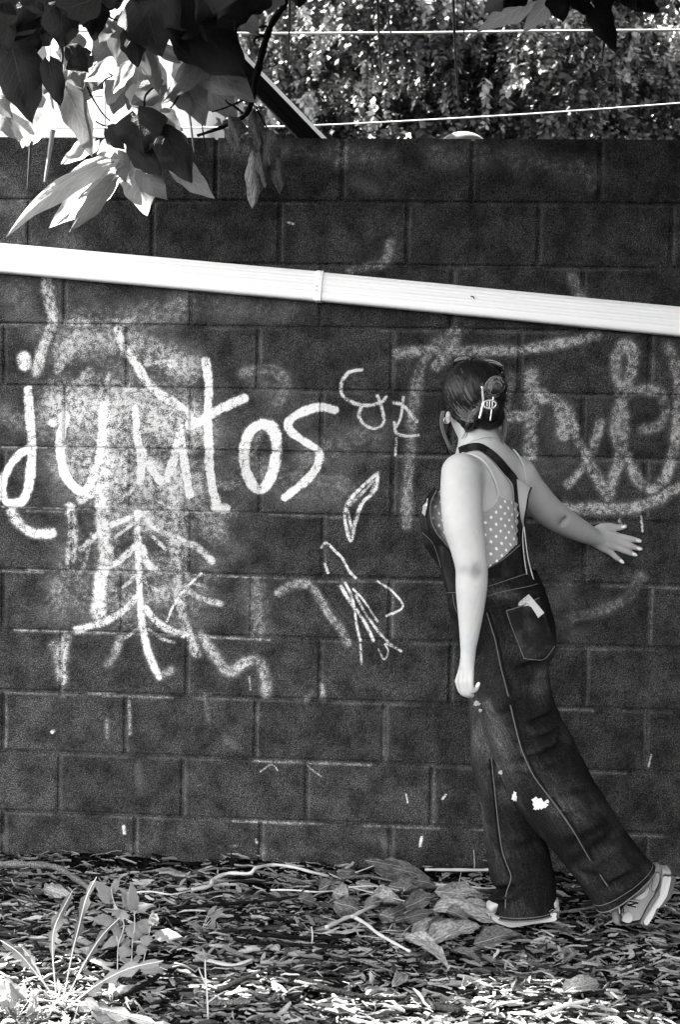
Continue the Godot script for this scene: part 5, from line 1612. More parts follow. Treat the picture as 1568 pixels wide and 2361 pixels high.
func hair(t: Node3D, hc: Vector3) -> void:
	var c := pt(1094, 907, 0.445)
	var F2 := Field.new()
	F2.setup(c - Vector3(0.12, 0.15, 0.13), c + Vector3(0.12, 0.125, 0.16), 0.004)
	F2.ell(c, Vector3(0.091, 0.099, 0.108), Basis.IDENTITY, 0.01)
	F2.ell(pt(1080, 968, 0.50), Vector3(0.036, 0.034, 0.03), Basis.IDENTITY, 0.02)
	F2.ell(pt(1128, 958, 0.50), Vector3(0.044, 0.042, 0.035), Basis.IDENTITY, 0.02)
	F2.ell(pt(1145, 893, 0.552), Vector3(0.03, 0.032, 0.024), Basis.IDENTITY, 0.008)
	F2.ell(pt(1130, 940, 0.54), Vector3(0.034, 0.034, 0.022), Basis.IDENTITY, 0.008)
	F2.ell(pt(1092, 962, 0.535), Vector3(0.016, 0.04, 0.018), Basis(Vector3(0, 0, 1), -0.5), 0.008)
	# the face and the neck stay free
	F2.ell(hc + Vector3(-0.04, -0.055, -0.12), Vector3(0.085, 0.095, 0.09), Basis.IDENTITY, 0.01, true)
	F2.ell(pt(1040, 1000, 0.46), Vector3(0.045, 0.04, 0.12), Basis(Vector3(0, 0, 1), -0.6), 0.01, true)
	var hm := MB.new()
	F2.nets(hm)
	for k in hm.v.size():
		var p := hm.v[k]
		var q := (p - c)
		var s := sin(q.x * 700.0 + q.y * 260.0 + noise.get_noise_3d(p.x * 300, p.y * 120, p.z * 300) * 9.0)
		hm.v[k] = p + q.normalized() * (s * 0.0011 + 0.009 * noise.get_noise_3d(p.x * 420, p.y * 220, p.z * 420))
	var h := part("hair", hm.mesh(), M.hair, t)
	var front := func(px: float, py: float) -> Vector3:
		return hug(F2, px, py, 0.0)
	for g in [[26, 7, false, [1026, 880, 1032, 925, 1056, 956, 1092, 966, 1112, 950]], [60, 9, true, [1036, 900, 1052, 940, 1082, 962, 1108, 952]], [24, 8, false, [1052, 846, 1062, 900, 1086, 934, 1110, 944]], [8, 6, true, [1062, 862, 1074, 905, 1094, 936]], [22, 9, false, [1090, 832, 1092, 880, 1106, 920]], [16, 8, false, [1116, 830, 1122, 850, 1120, 885]], [18, 6, false, [1150, 850, 1163, 890, 1164, 930, 1146, 968]],
			[34, 5, true, [1080, 1000, 1084, 970, 1092, 948, 1108, 934]], [18, 6, false, [1044, 968, 1072, 984, 1100, 990]], [16, 5, false, [1160, 930, 1148, 970, 1120, 988]], [24, 4, true, [1122, 898, 1130, 878, 1148, 870, 1164, 882]], [18, 4, true, [1126, 904, 1140, 912, 1158, 904, 1166, 890]], [10, 3, true, [1134, 900, 1138, 886, 1150, 882, 1158, 892]], [14, 5, false, [1112, 955, 1132, 972, 1152, 958, 1162, 935]]]:
		var mb := MB.new()
		for k in g[0]:
			var p := []
			var jx: float = rng.randfn(0, g[1])
			var jy: float = rng.randfn(0, g[1])
			for i in g[3].size() / 2:
				var e: float = 1.0 - 0.5 * float(i) / float(g[3].size() / 2 - 1)
				var q: Vector3 = front.call(g[3][i * 2] + jx * e, g[3][i * 2 + 1] + jy * e)
				if q.is_finite(): p.append(q + Vector3(0, 0, rng.randf() * 0.002))
			if p.size() > 2: mb.tube(spline(p, 5), 0.0012 if g[2] else 0.0010, 0.0005, 4)
		var o := part("strands", mb.mesh(), M.hair_light if g[2] else M.hair, h)
		o.set_meta("kind", "stuff")
	# loose locks at both sides and over the nape
	var lk := MB.new()
	var ll := MB.new()
	for k in 9:
		var j := rng.randfn(0, 2.4)
		ll.tube(pline([1021 + j, 948, 1017 + j, 975, 1024 + j, 1005, 1038 + j * 1.6, 1030 + k * 1.5], 0.485, 0.47, 5), 0.0015, 0.0006, 5)
	for k in 6:
		var j := rng.randfn(0, 2.4)
		ll.tube(pline([1163 + j, 950, 1168 + j, 975, 1166 + j, 1000, 1158 + j * 1.6, 1020 + k * 1.5], 0.49, 0.48, 5), 0.0013, 0.0006, 5)
	part("side_locks", ll.mesh(), M.hair_light, h).set_meta("kind", "stuff")
	for k in 6:
		var j := rng.randfn(0, 3.0)
		lk.tube(pline([1022 + j, 950, 1018 + j * 1.2, 980, 1028 + j * 1.5, 1012, 1042 + j * 2.0, 1040 + k], 0.43, 0.42, 5), 0.0009, 0.0004, 4)
	for k in 7:
		var j := rng.randfn(0, 3.5)
		lk.tube(pline([1160 + j, 955, 1164 + j * 1.2, 985, 1160 + j * 1.5, 1010, 1150 + j * 2.5, 1032 + k], 0.47, 0.44, 5), 0.0009, 0.0004, 4)
	for k in 10:
		var j := rng.randfn(0, 5.0)
		lk.tube(PackedVector3Array([pt(1085 + j * 2, 990, 0.488), pt(1082 + j * 3, 1003, 0.489), pt(1078 + j * 3.4, 1012, 0.486)]), 0.0005, 0.0003, 4)
	for k in 80:
		var an := rng.randf_range(-0.4, PI + 0.5)
		var b0 := Vector2(1094 + 73 * cos(an), 907 - 78 * sin(an))
		var tw := rng.randfn(0, 0.35)
		var ln := rng.randf_range(8, 26)
		var b1 := b0 + Vector2(-sin(an + tw), -cos(an + tw)) * ln * (1.0 if k % 2 else -1.0) + Vector2(cos(an), -sin(an)) * rng.randf_range(1, 6)
		lk.tube(pline([b0.x, b0.y, (b0.x + b1.x) / 2 + cos(an) * 3, (b0.y + b1.y) / 2 - sin(an) * 3, b1.x, b1.y], 0.46, 0.47, 4), 0.0010, 0.0004, 4)
	part("loose_locks", lk.mesh(), M.hair, h).set_meta("kind", "stuff")
	# claw clip
	var cl := Node3D.new()
	cl.name = "claw_clip"
	t.add_child(cl)
	var zc := 0.585
	for a in [[[1112, 891, 1114, 910, 1115, 928], 0.0034], [[1115, 928, 1111, 946, 1106, 965], 0.0036], [[1138, 915, 1135, 940, 1131, 970], 0.0021], [[1164, 880, 1168, 892, 1172, 897], 0.0018], [[1158, 888, 1166, 898, 1170, 908], 0.0014]]:
		var mb := MB.new()
		mb.tube(pline(a[0], zc if a[0][0] < 1150 else 0.53, zc - 0.004 if a[0][0] < 1150 else 0.525, 4), a[1], a[1] * 0.9, 8)
		part("rod", mb.mesh(), M.metal, cl)
	var rm := MB.new()
	var rp := PackedVector3Array()
	for s in 25: rp.append(pt(1130 + 14.5 * cos(TAU * s / 24.0), 932 + 9.5 * sin(TAU * s / 24.0), zc + 0.002))
	rm.tube(rp, 0.0024, 0.0024, 8)
	part("ring", rm.mesh(), M.metal, cl)
	for a in [[1124, 926, 1124, 938], [1130, 924, 1129, 944], [1136, 926, 1136, 938]]:
		var mb := MB.new()
		mb.tube(pline(a, zc + 0.003, zc + 0.003, 3), 0.0012, 0.0012, 6)
		part("bar", mb.mesh(), M.metal, cl)
	# earring and necklace
	var er := MB.new()
	var ep := PackedVector3Array()
	for s in 17: ep.append(pt(1030 + 6.0 * cos(TAU * s / 16.0), 969 + 7.5 * sin(TAU * s / 16.0), 0.468))
	er.tube(ep, 0.0011, 0.0011, 6)
	part("earring", er.mesh(), M.metal, t)
	var nk := MB.new()
	var line := spline([pt(1068, 1033, 0.50), pt(1084, 1019, 0.506), pt(1103, 1011, 0.512), pt(1122, 1006, 0.512), pt(1138, 1007, 0.50)], 8)
	for q in line: nk.ball(q, Vector3.ONE * 0.0016, 6, 5)
	part("necklace", nk.mesh(), M.metal, t)
	# sunglasses pushed up on the head
	var sg := thing("sunglasses", "dark sunglasses pushed up on top of the dark-haired head", "sunglasses", pt(1100, 835, 0.44))
	for e in [[1072, 840, 26, 16, -0.02], [1134, 848, 27, 16, 0.22]]:
		var lm := MB.new()
		var ctr := pt(e[0], e[1], 0.42)
		lm.ball(ctr, Vector3(e[2] * 0.00127, e[3] * 0.00127, 0.003), 20, 10, Basis(Vector3(0, 0, 1), -e[4]) * Basis(Vector3.RIGHT, 0.2))
		part("lens", lm.mesh(), M.black_plastic, sg)
		var fm := MB.new()
		var fp := PackedVector3Array()
		for s in 25: fp.append(ctr + Basis(Vector3(0, 0, 1), -e[4]) * Vector3(cos(TAU * s / 24.0) * e[2] * 0.0013, sin(TAU * s / 24.0) * e[3] * 0.0013, 0.001))
		fm.tube(fp, 0.002, 0.002, 6)
		part("rim", fm.mesh(), M.rim, sg)
	for a in [[[1047, 832, 1045, 850, 1042, 880], 0.43, 0.50], [[1159, 846, 1162, 862, 1165, 890], 0.43, 0.50]]:
		var mb := MB.new()
		mb.tube(pline(a[0], a[1], a[2], 5), 0.0024, 0.002, 6, 0.0, 1.6)
		part("temple", mb.mesh(), M.black_plastic, sg)
	var bg := MB.new()
	bg.tube(pline([1095, 838, 1103, 834, 1112, 842], 0.42, 0.42, 4), 0.002, 0.002, 6)
	part("bridge", bg.mesh(), M.black_plastic, sg)


# ---------------------------------------------------------------- wood mulch, sticks, dry leaves
func chip_mesh(sd: int, shred: bool) -> ArrayMesh:
	var r := RandomNumberGenerator.new()
	r.seed = sd
	var mb := MB.new()
	var n := 5 if shred else 4
	for i in n:
		var t := float(i) / (n - 1)
		var w := (0.5 if i in [0, n - 1] else 1.0) * r.randf_range(0.6, 1.0) * (0.055 if shred else 0.15)
		var h := r.randf_range(0.5, 1.0) * (0.035 if shred else 0.06)
		var c := Vector3(t - 0.5, 0.05 * r.randf_range(-1, 1) + (0.06 * sin(t * 3.0 + sd) if shred else 0.0), 0.07 * r.randf_range(-1, 1))
		for k in 4:
			mb.add(c + Vector3(r.randf_range(-0.06, 0.06), h * (1.0 if k in [1, 2] else -1.0) * r.randf_range(0.6, 1.2), w * (1.0 if k in [2, 3] else -1.0)), Vector2(t, k / 3.0))
	for i in n - 1:
		for k in 4: mb.quad(i * 4 + k, i * 4 + (k + 1) % 4, i * 4 + 4 + (k + 1) % 4, i * 4 + 4 + k)
	mb.quad(0, 3, 2, 1)
	var e := (n - 1) * 4
	mb.quad(e, e + 1, e + 2, e + 3)
	return mb.mesh(true)


func chips(called: String, count: int, sd: int, shred: bool, lo: float, hi: float, lift: float, m: Material, label: String) -> void:
	var holder := thing(called, label, "mulch")
	holder.set_meta("kind", "stuff")
	for v in 4:
		var place := func(_i: int) -> Array:
			var x := rng.randf_range(-1.75, 1.45)
			var z := pow(rng.randf(), 0.85) * 1.75 + 0.004
			var l := lerpf(lo, hi, pow(rng.randf(), 2.6))
			var yaw := rng.randfn(0.0, 0.55) + (PI if rng.randf() < 0.5 else 0.0)
			if rng.randf() < 0.25: yaw = rng.randf() * TAU
			var b := Basis.from_euler(Vector3(rng.randfn(0, 0.5), yaw, rng.randfn(0, 0.2))).scaled_local(Vector3(l, l * rng.randf_range(0.6, 1.3), l * rng.randf_range(0.3, 1.0)))
			var tone := 0.01 + 0.12 * pow(rng.randf(), 2.0)
			if rng.randf() < 0.5: tone = rng.randf_range(0.18, 0.66)
			if z < 0.08: tone *= 0.8
			return [Transform3D(b, Vector3(x, ground_h(x, z) + lift * rng.randf() * rng.randf() - 0.004, z)), Color(tone, tone, tone)]
		leafy("chips" if not shred else "shreds", holder, count / 4, place, chip_mesh(sd + v, shred), m)


func stick(a: Array, r0: float, r1: float, h: float, m: String, label: String, flat := 1.0, group := "") -> void:
	var mb := MB.new()
	mb.tube(gline(a, h + r0 * 0.7, h + r1 * 0.7, 6), r0, r1, 8, 0.14, flat)
	solo("stick", mb.mesh(), M[m], label, "stick", group)


func dry_leaf(bx: float, by: float, tx: float, ty: float, w: float, h0: float, h1: float, m: String, label: String, up := Vector3(0, 0.75, 0.65), stalk := []) -> void:
	var q0 := gp(bx, by, h0)
	var q1 := gp(tx, ty, h1)
	var l := thing("dry_leaf", label, "leaf", Vector3(q0.x, 0, q0.z), "fallen leaves on the mulch")
	var sd := int(bx + ty)
	# a dried blade that has rolled up across and bent along its length
	var mb := MB.new()
	var a := q1 - q0
	var len_ := a.length()
	var sv := a.cross(up).normalized()
	var nv := sv.cross(a).normalized()
	var curl := (1.0 + 1.0 * fposmod(sd * 0.377, 1.0)) * (1.0 if sd % 3 else -0.8)
	var twist := 0.9 * (fposmod(sd * 0.611, 1.0) - 0.5)
	var hw := w * mpp(q0.z) * 0.62
	for ti in 25:
		var u := ti / 24.0
		var h := hw * pow(sin(PI * pow(u, 0.62)), 0.75) * (1.0 + 0.07 * sin(u * 23.0 + sd))
		for qi in range(-8, 9):
			var q := qi / 8.0
			var cu := curl * (1.0 + 0.5 * sin(u * 5.0 + sd + (2.0 if q > 0 else 0.0)))
			var r := h / maxf(absf(cu), 0.2)
			var along := sin(q * absf(cu)) * r
			var lift := (1.0 - cos(q * absf(cu))) * r * signf(cu)
			lift += 0.16 * len_ * 4.0 * u * (1.0 - u) * 0.6 + 0.12 * h * sin(absf(q) * 9.0 - u * 14.0 + sd) * absf(q) + 0.10 * h * sin(u * 11.0 + q * 4.0 + sd)
			var tw := twist * (u - 0.3)
			var p := q0 + a * u + sv * (along * cos(tw) - lift * sin(tw)) + nv * (lift * cos(tw) + along * sin(tw))
			var r1 := 1.0 - 2.0 * absf(noise.get_noise_3d(p.x * 1400 + sd, p.y * 1400, p.z * 1400))
			mb.add(p + nv * r1 * 0.003 * (0.3 + absf(q)), Vector2(q * 0.5 + 0.5, u))
	mb.grid(0, 17, 25)
	part("blade", mb.mesh(), M[m], l)
	var rib := PackedVector3Array()
	var row := 17
	for i in range(0, mb.v.size() / row, 2): rib.append(mb.v[i * row + 8] + Vector3(0, 0.001, 0.001))
	var rm := MB.new()
	rm.tube(rib, 0.0012, 0.0006, 5)
	part("midrib", rm.mesh(), M.denim_inside if m == "leaf_dry" else M.twig_pale, l)
	if stalk.size():
		var sb := MB.new()
		sb.tube(gline(stalk, h0, h0, 5), 0.0022, 0.0016, 6)
		part("leaf_stalk", sb.mesh(), M.twig_pale, l)


func spot(x: float, y: float) -> String:
	var a := "behind the jagged weed" if x < 230 else ("right of the heart-leaved seedling" if x < 430 else ("near the paired dark sticks" if x < 740 else ("by the heap of dry leaves" if x < 1130 else ("near the front shoe" if x < 1300 else "near the lifted shoe"))))
	return a + (", close to the wall" if y < 2110 else (", in mid ground" if y < 2240 else ", close to the camera"))


func litter() -> void:
	var cm := mat(1.0, 0.85, 0.08)
	cm.vertex_color_use_as_albedo = true
	var wn := noise_img(128, 128, 0.05, 71)
	var grain := Image.create(128, 128, false, Image.FORMAT_RGB8)
	for y in 128:
		for x in 128:
			var g := 0.55 + 0.45 * wn.get_pixel((x * 1) % 128, (y * 7) % 128).r
			grain.set_pixel(x, y, Color(g, g, g))
	cm.albedo_texture = img_tex(grain)
	chips("wood_mulch", 30000, 100, false, 0.007, 0.075, 0.03, cm, "shredded wood mulch spread over the ground before the wall")
	chips("bark_shreds", 7000, 200, true, 0.02, 0.09, 0.034, cm, "long stringy bark shreds lying among the wood mulch")
	stick([-60, 1995, 0, 1993, 60, 1993, 125, 1999, 165, 2020, 208, 2050], 0.013, 0.009, 0.03, "stick", "thick pale bent branch lying against the wall base at far left")
	stick([440, 2052, 482, 2043, 492, 2028, 525, 2014, 575, 2014, 590, 2001, 630, 1994, 675, 1999, 720, 2011, 758, 2020], 0.0068, 0.0042, 0.03, "twig_pale", "pale wavy vine stem arching along the wall base")
	stick([588, 2008, 650, 2021, 720, 2038], 0.006, 0.004, 0.025, "stick", "straight grey twig forking below the pale wavy vine")
	stick([482, 2044, 506, 2074, 532, 2104, 560, 2126], 0.008, 0.006, 0.015, "bark", "short dark crooked stick dropping from the vine's left end")
	stick([380, 2096, 470, 2088, 600, 2078, 690, 2066], 0.006, 0.004, 0.02, "bark", "long thin dark stick lying level below the vine")
	stick([400, 2062, 520, 2032, 640, 2036, 680, 2046], 0.004, 0.003, 0.03, "stick", "thin grey stick lying parallel under the vine")
	stick([556, 2150, 628, 2157, 712, 2163, 800, 2160], 0.007, 0.005, 0.015, "bark", "dark straight stick, upper of the close pair in mid ground")
	stick([538, 2165, 600, 2174, 712, 2180, 800, 2183], 0.007, 0.005, 0.015, "bark", "dark straight stick, lower of the close pair in mid ground")
	stick([655, 2232, 698, 2255, 754, 2278, 820, 2296], 0.011, 0.007, 0.02, "bark", "wide dark bark strip slanting down at bottom centre", 0.5)
	stick([460, 2309, 520, 2312, 588, 2306], 0.013, 0.012, 0.015, "stick", "broad pale split board lying level near bottom centre", 0.45)
	stick([480, 2214, 535, 2225, 580, 2212], 0.011, 0.005, 0.012, "twig_pale", "pale torn wood slab beside the thin seedling stem", 0.4)
	stick([500, 2286, 572, 2253, 640, 2234], 0.01, 0.007, 0.018, "bark", "dark curved bark piece rising to the right at bottom centre", 0.6)
	stick([753, 2138, 782, 2124, 811, 2114, 845, 2131, 870, 2151, 907, 2173, 946, 2194], 0.0065, 0.004, 0.03, "twig_pale", "pale kinked branch running under the heap of dry leaves")
	stick([811, 2114, 842, 2098, 874, 2084], 0.006, 0.005, 0.035, "twig_pale", "short pale branch stub poking up into the dry leaves")
	stick([752, 2198, 828, 2215, 893, 2236, 930, 2248], 0.0045, 0.003, 0.015, "stick", "thin grey stick below the heap of dry leaves")
	stick([740, 2278, 809, 2292, 865, 2301, 930, 2302], 0.008, 0.004, 0.02, "bark", "dark tapering stick lying left of the pale fallen flower")
	stick([975, 2312, 1020, 2326, 1064, 2332], 0.011, 0.009, 0.015, "bark", "thick dark stub at the bottom right of centre")
	stick([1310, 2072, 1380, 2060, 1400, 2052], 0.006, 0.004, 0.02, "bark", "dark stick under the lifted trouser hem")
	stick([1290, 2104, 1340, 2096, 1380, 2090], 0.005, 0.004, 0.015, "stick", "grey stick between the two shoes")
	stick([1240, 2342, 1300, 2320, 1360, 2306], 0.006, 0.004, 0.03, "twig_pale", "pale twig crossing the sunlit chips at bottom right")
	stick([60, 2250, 170, 2228, 300, 2190], 0.007, 0.005, 0.012, "bark", "dark stick half hidden behind the jagged weed")
	stick([275, 2300, 340, 2266, 372, 2244], 0.007, 0.005, 0.02, "bark", "dark stick right of the small egg-leaved seedling")
	stick([980, 2005, 1100, 2006, 1150, 2005], 0.008, 0.008, 0.02, "twig_pale", "pale split lath along the wall left of the front trouser leg", 0.6)
	for k in 16:
		var x := rng.randf_range(20, 1540)
		var y := rng.randf_range(2030, 2345)
		var l := rng.randf_range(30, 110)
		var s := rng.randfn(0, 0.18)
		stick([x, y, x + l * 0.5, y + l * s * 0.5 + rng.randf_range(-4, 4), x + l, y + l * s], rng.randf_range(0.0022, 0.0045), 0.0018, 0.02, ["bark", "stick", "bark"][k % 3], "%s loose twig among the chips, %s" % [["dark", "grey", "black"][k % 3], spot(x, y)], 1.0, "loose twigs in the mulch")
	for k in 12:
		var x := 30.0 + k * 122.0 + rng.randf_range(-30, 30)
		var y := 2022.0 + 0.016 * x + rng.randf_range(-12, 34)
		if x > 1080 and x < 1310: continue
		var l := rng.randf_range(90, 190)
		stick([x, y, x + l * 0.35, y + rng.randf_range(-10, 6), x + l * 0.7, y + rng.randf_range(-8, 10), x + l, y + rng.randf_range(-14, 14)], rng.randf_range(0.003, 0.006), 0.002, 0.045, ["stick", "bark", "twig_pale"][k % 3], "%s bent twig lying along the wall base, %s" % [["grey", "black", "pale"][k % 3], spot(x, y).get_slice(",", 0)], 1.0, "twigs along the wall base")
	# thin upright stalks at the foot of the wall
	for a in [[532, 2018, 532, 1963, 0.0024, "bark", "short dark upright stalk at the wall base, left of centre"], [1519, 2004, 1517, 1880, 0.0028, "twig_pale", "tall pale upright stalk by the wall, right of the walker"], [1092, 2026, 1093, 1960, 0.0016, "twig_pale", "thin pale upright stalk just left of the front trouser leg"], [718, 2178, 718, 2137, 0.0028, "twig_pale", "short pale peg standing up in mid ground"], [1052, 2046, 1064, 2010, 0.0016, "twig_pale", "short leaning pale stalk left of the front trouser leg"]]:
		var q := gp(a[0], a[1], 0.0)
		var top := pt(a[2], a[3], q.z)
		var mb := MB.new()
		mb.tube(spline([q - Vector3(0, 0.02, 0), (q + top) / 2 + Vector3(0.003, 0, 0), top], 4), a[4], a[4] * 0.7, 6, 0.1)
		solo("upright_stalk", mb.mesh(), M[a[5]], a[6], "stalk", "stalks standing at the wall")
	var dk := "leaf_dry"
	var lt := "leaf_dry_pale"
	dry_leaf(862, 1996, 992, 2024, 44, 0.06, 0.03, dk, "dark dry leaf with a pale midrib, topmost of the heap by the wall", Vector3(0, 0.5, 0.8), [820, 2012, 862, 1996])
	dry_leaf(998, 2098, 1170, 2136, 58, 0.05, 0.02, lt, "long pale dry leaf reaching right to the front shoe", Vector3(0, 0.75, 0.6))
	dry_leaf(985, 2174, 1108, 2136, 66, 0.02, 0.05, lt, "broad rounded pale dry leaf with a curved midrib, front of the heap", Vector3(-0.1, 0.6, 0.75), [962, 2172, 985, 2174])
	dry_leaf(1092, 2178, 1198, 2158, 50, 0.015, 0.03, dk, "dark dry leaf half under the broad rounded one")
	dry_leaf(934, 2163, 1036, 2236, 48, 0.04, 0.012, lt, "pale curled dry leaf pointing down right, nearest the camera", Vector3(0.3, 0.7, 0.6))
	dry_leaf(770, 2080, 845, 2110, 46, 0.05, 0.02, dk, "dark dry leaf with a rib, left end of the heap")
	dry_leaf(856, 2068, 938, 2088, 52, 0.06, 0.04, lt, "crumpled dry leaf crossed by pale stalks, left of the heap's middle", Vector3(0, 0.6, 0.8), [803, 2044, 865, 2060, 935, 2078])
	dry_leaf(896, 2042, 982, 2066, 46, 0.07, 0.05, dk, "dark folded dry leaf under the topmost one", Vector3(0, 0.6, 0.8), [803, 2046, 865, 2043, 921, 2053])
	dry_leaf(1002, 2056, 1118, 2072, 56, 0.06, 0.04, lt, "wrinkled dry leaf with a ruffled edge behind the long pale one", Vector3(0, 0.6, 0.8))
	dry_leaf(930, 2096, 1008, 2068, 46, 0.05, 0.07, dk, "small twisted dry leaf in the middle of the heap")
	dry_leaf(906, 2128, 1002, 2104, 38, 0.03, 0.05, dk, "narrow dry leaf under the heap, above the long bare stalks", Vector3(0, 0.7, 0.7), [897, 2146, 909, 2122, 928, 2098])
	dry_leaf(948, 2166, 1018, 2116, 44, 0.03, 0.05, lt, "crumpled upright dry leaf left of the broad rounded one", Vector3(0.3, 0.5, 0.8), [928, 2155, 950, 2132, 998, 2104])
	dry_leaf(874, 2110, 936, 2130, 42, 0.04, 0.03, dk, "torn dark dry leaf at the lower left of the heap")
	dry_leaf(768, 2056, 804, 2074, 44, 0.05, 0.03, lt, "small curled dry leaf at the heap's left edge")
	dry_leaf(776, 2010, 828, 2014, 34, 0.05, 0.04, dk, "small dark dry leaf against the wall, left of the topmost one")
	dry_leaf(842, 1984, 930, 1998, 34, 0.08, 0.06, dk, "dry leaf leaning on the wall behind the topmost one", Vector3(0, 0.3, 1))
	dry_leaf(686, 2072, 726, 2084, 40, 0.04, 0.02, dk, "curled dry leaf lying apart, left of the heap")
	dry_leaf(735, 2052, 776, 2038, 34, 0.03, 0.05, dk, "small dry leaf beside the right end of the vine")
	dry_leaf(1040, 2192, 1112, 2222, 26, 0.03, 0.012, dk, "narrow dark dry leaf curling like a strap below the heap", Vector3(0.2, 0.8, 0.3))
	dry_leaf(100, 2052, 170, 2074, 40, 0.02, 0.015, lt, "flat pale leaf scrap left of the jagged weed")
	dry_leaf(905, 2276, 935, 2250, 36, 0.02, 0.02, lt, "pale crumpled leaf scrap right of the fallen flower")
	dry_leaf(1300, 2290, 1380, 2268, 46, 0.025, 0.02, lt, "large pale leaf scrap lying in the sun at bottom right")
	for e in [[820, 2036, 862, 2052, 30, 0.05, lt, "small twisted leaf between the stalks, upper left of the heap"], [960, 2030, 1010, 2046, 30, 0.05, dk, "small dark leaf at the upper right of the heap"], [1030, 2100, 1080, 2122, 34, 0.07, dk, "dark folded leaf lying across the long pale one"], [1060, 2080, 1140, 2096, 34, 0.07, lt, "pale ruffled leaf above the long pale one"], [840, 2092, 880, 2080, 28, 0.06, lt, "pale leaf tip sticking up at the left of the heap"], [930, 2056, 962, 2036, 26, 0.08, lt, "pale curled leaf tip sticking up behind the heap"], [1120, 2110, 1160, 2090, 26, 0.05, dk, "small dark leaf touching the trouser hem"], [900, 2110, 940, 2098, 30, 0.06, dk, "dark crumpled leaf in the lower middle of the heap"]]:
		dry_leaf(e[0], e[1], e[2], e[3], e[4], e[5], e[5] - 0.02, e[6], e[7], Vector3(0.2, 0.6, 0.7))
	for k in 10:
		var x := rng.randf_range(100, 1530)
		var y := rng.randf_range(2050, 2340)
		var a := rng.randf() * TAU
		dry_leaf(x, y, x + cos(a) * 36, y + sin(a) * 16, rng.randf_range(14, 26), 0.02, 0.02, [dk, lt][k % 2], "%s torn leaf scrap, %s" % [["dark", "pale"][k % 2], spot(x, y)])


# ---------------------------------------------------------------- green weeds at the front
func wz(px: float, py: float, zz: float) -> Vector3:
	return pt(px, py, zz)


func weed_leaf(t: Node3D, bx: float, by: float, tx: float, ty: float, w: float, z: float, m := "weed", kind := 0, tilt := 0.0) -> Node3D:
	var b := pt(bx, by, z)
	var e := pt(tx, ty, z + 0.02)
	var toward := (CAM - b).normalized() + Vector3(0, 0.55, 0)
	var a := (e - b).normalized()
	return part("leaf", leaf_mesh(b, e, w * mpp(z), (toward + a.cross(toward) * tilt).normalized(), 0.2, 0.12, kind, 0.25, int(bx + ty)), M[m], t)


func stem(t: Node3D, a: Array, z0: float, z1: float, r := 0.0016, m := "twig_pale") -> void:
	var mb := MB.new()
	mb.tube(pline(a, z0, z1, 5), r, r * 0.7, 6)
	part("stem", mb.mesh(), M[m], t)


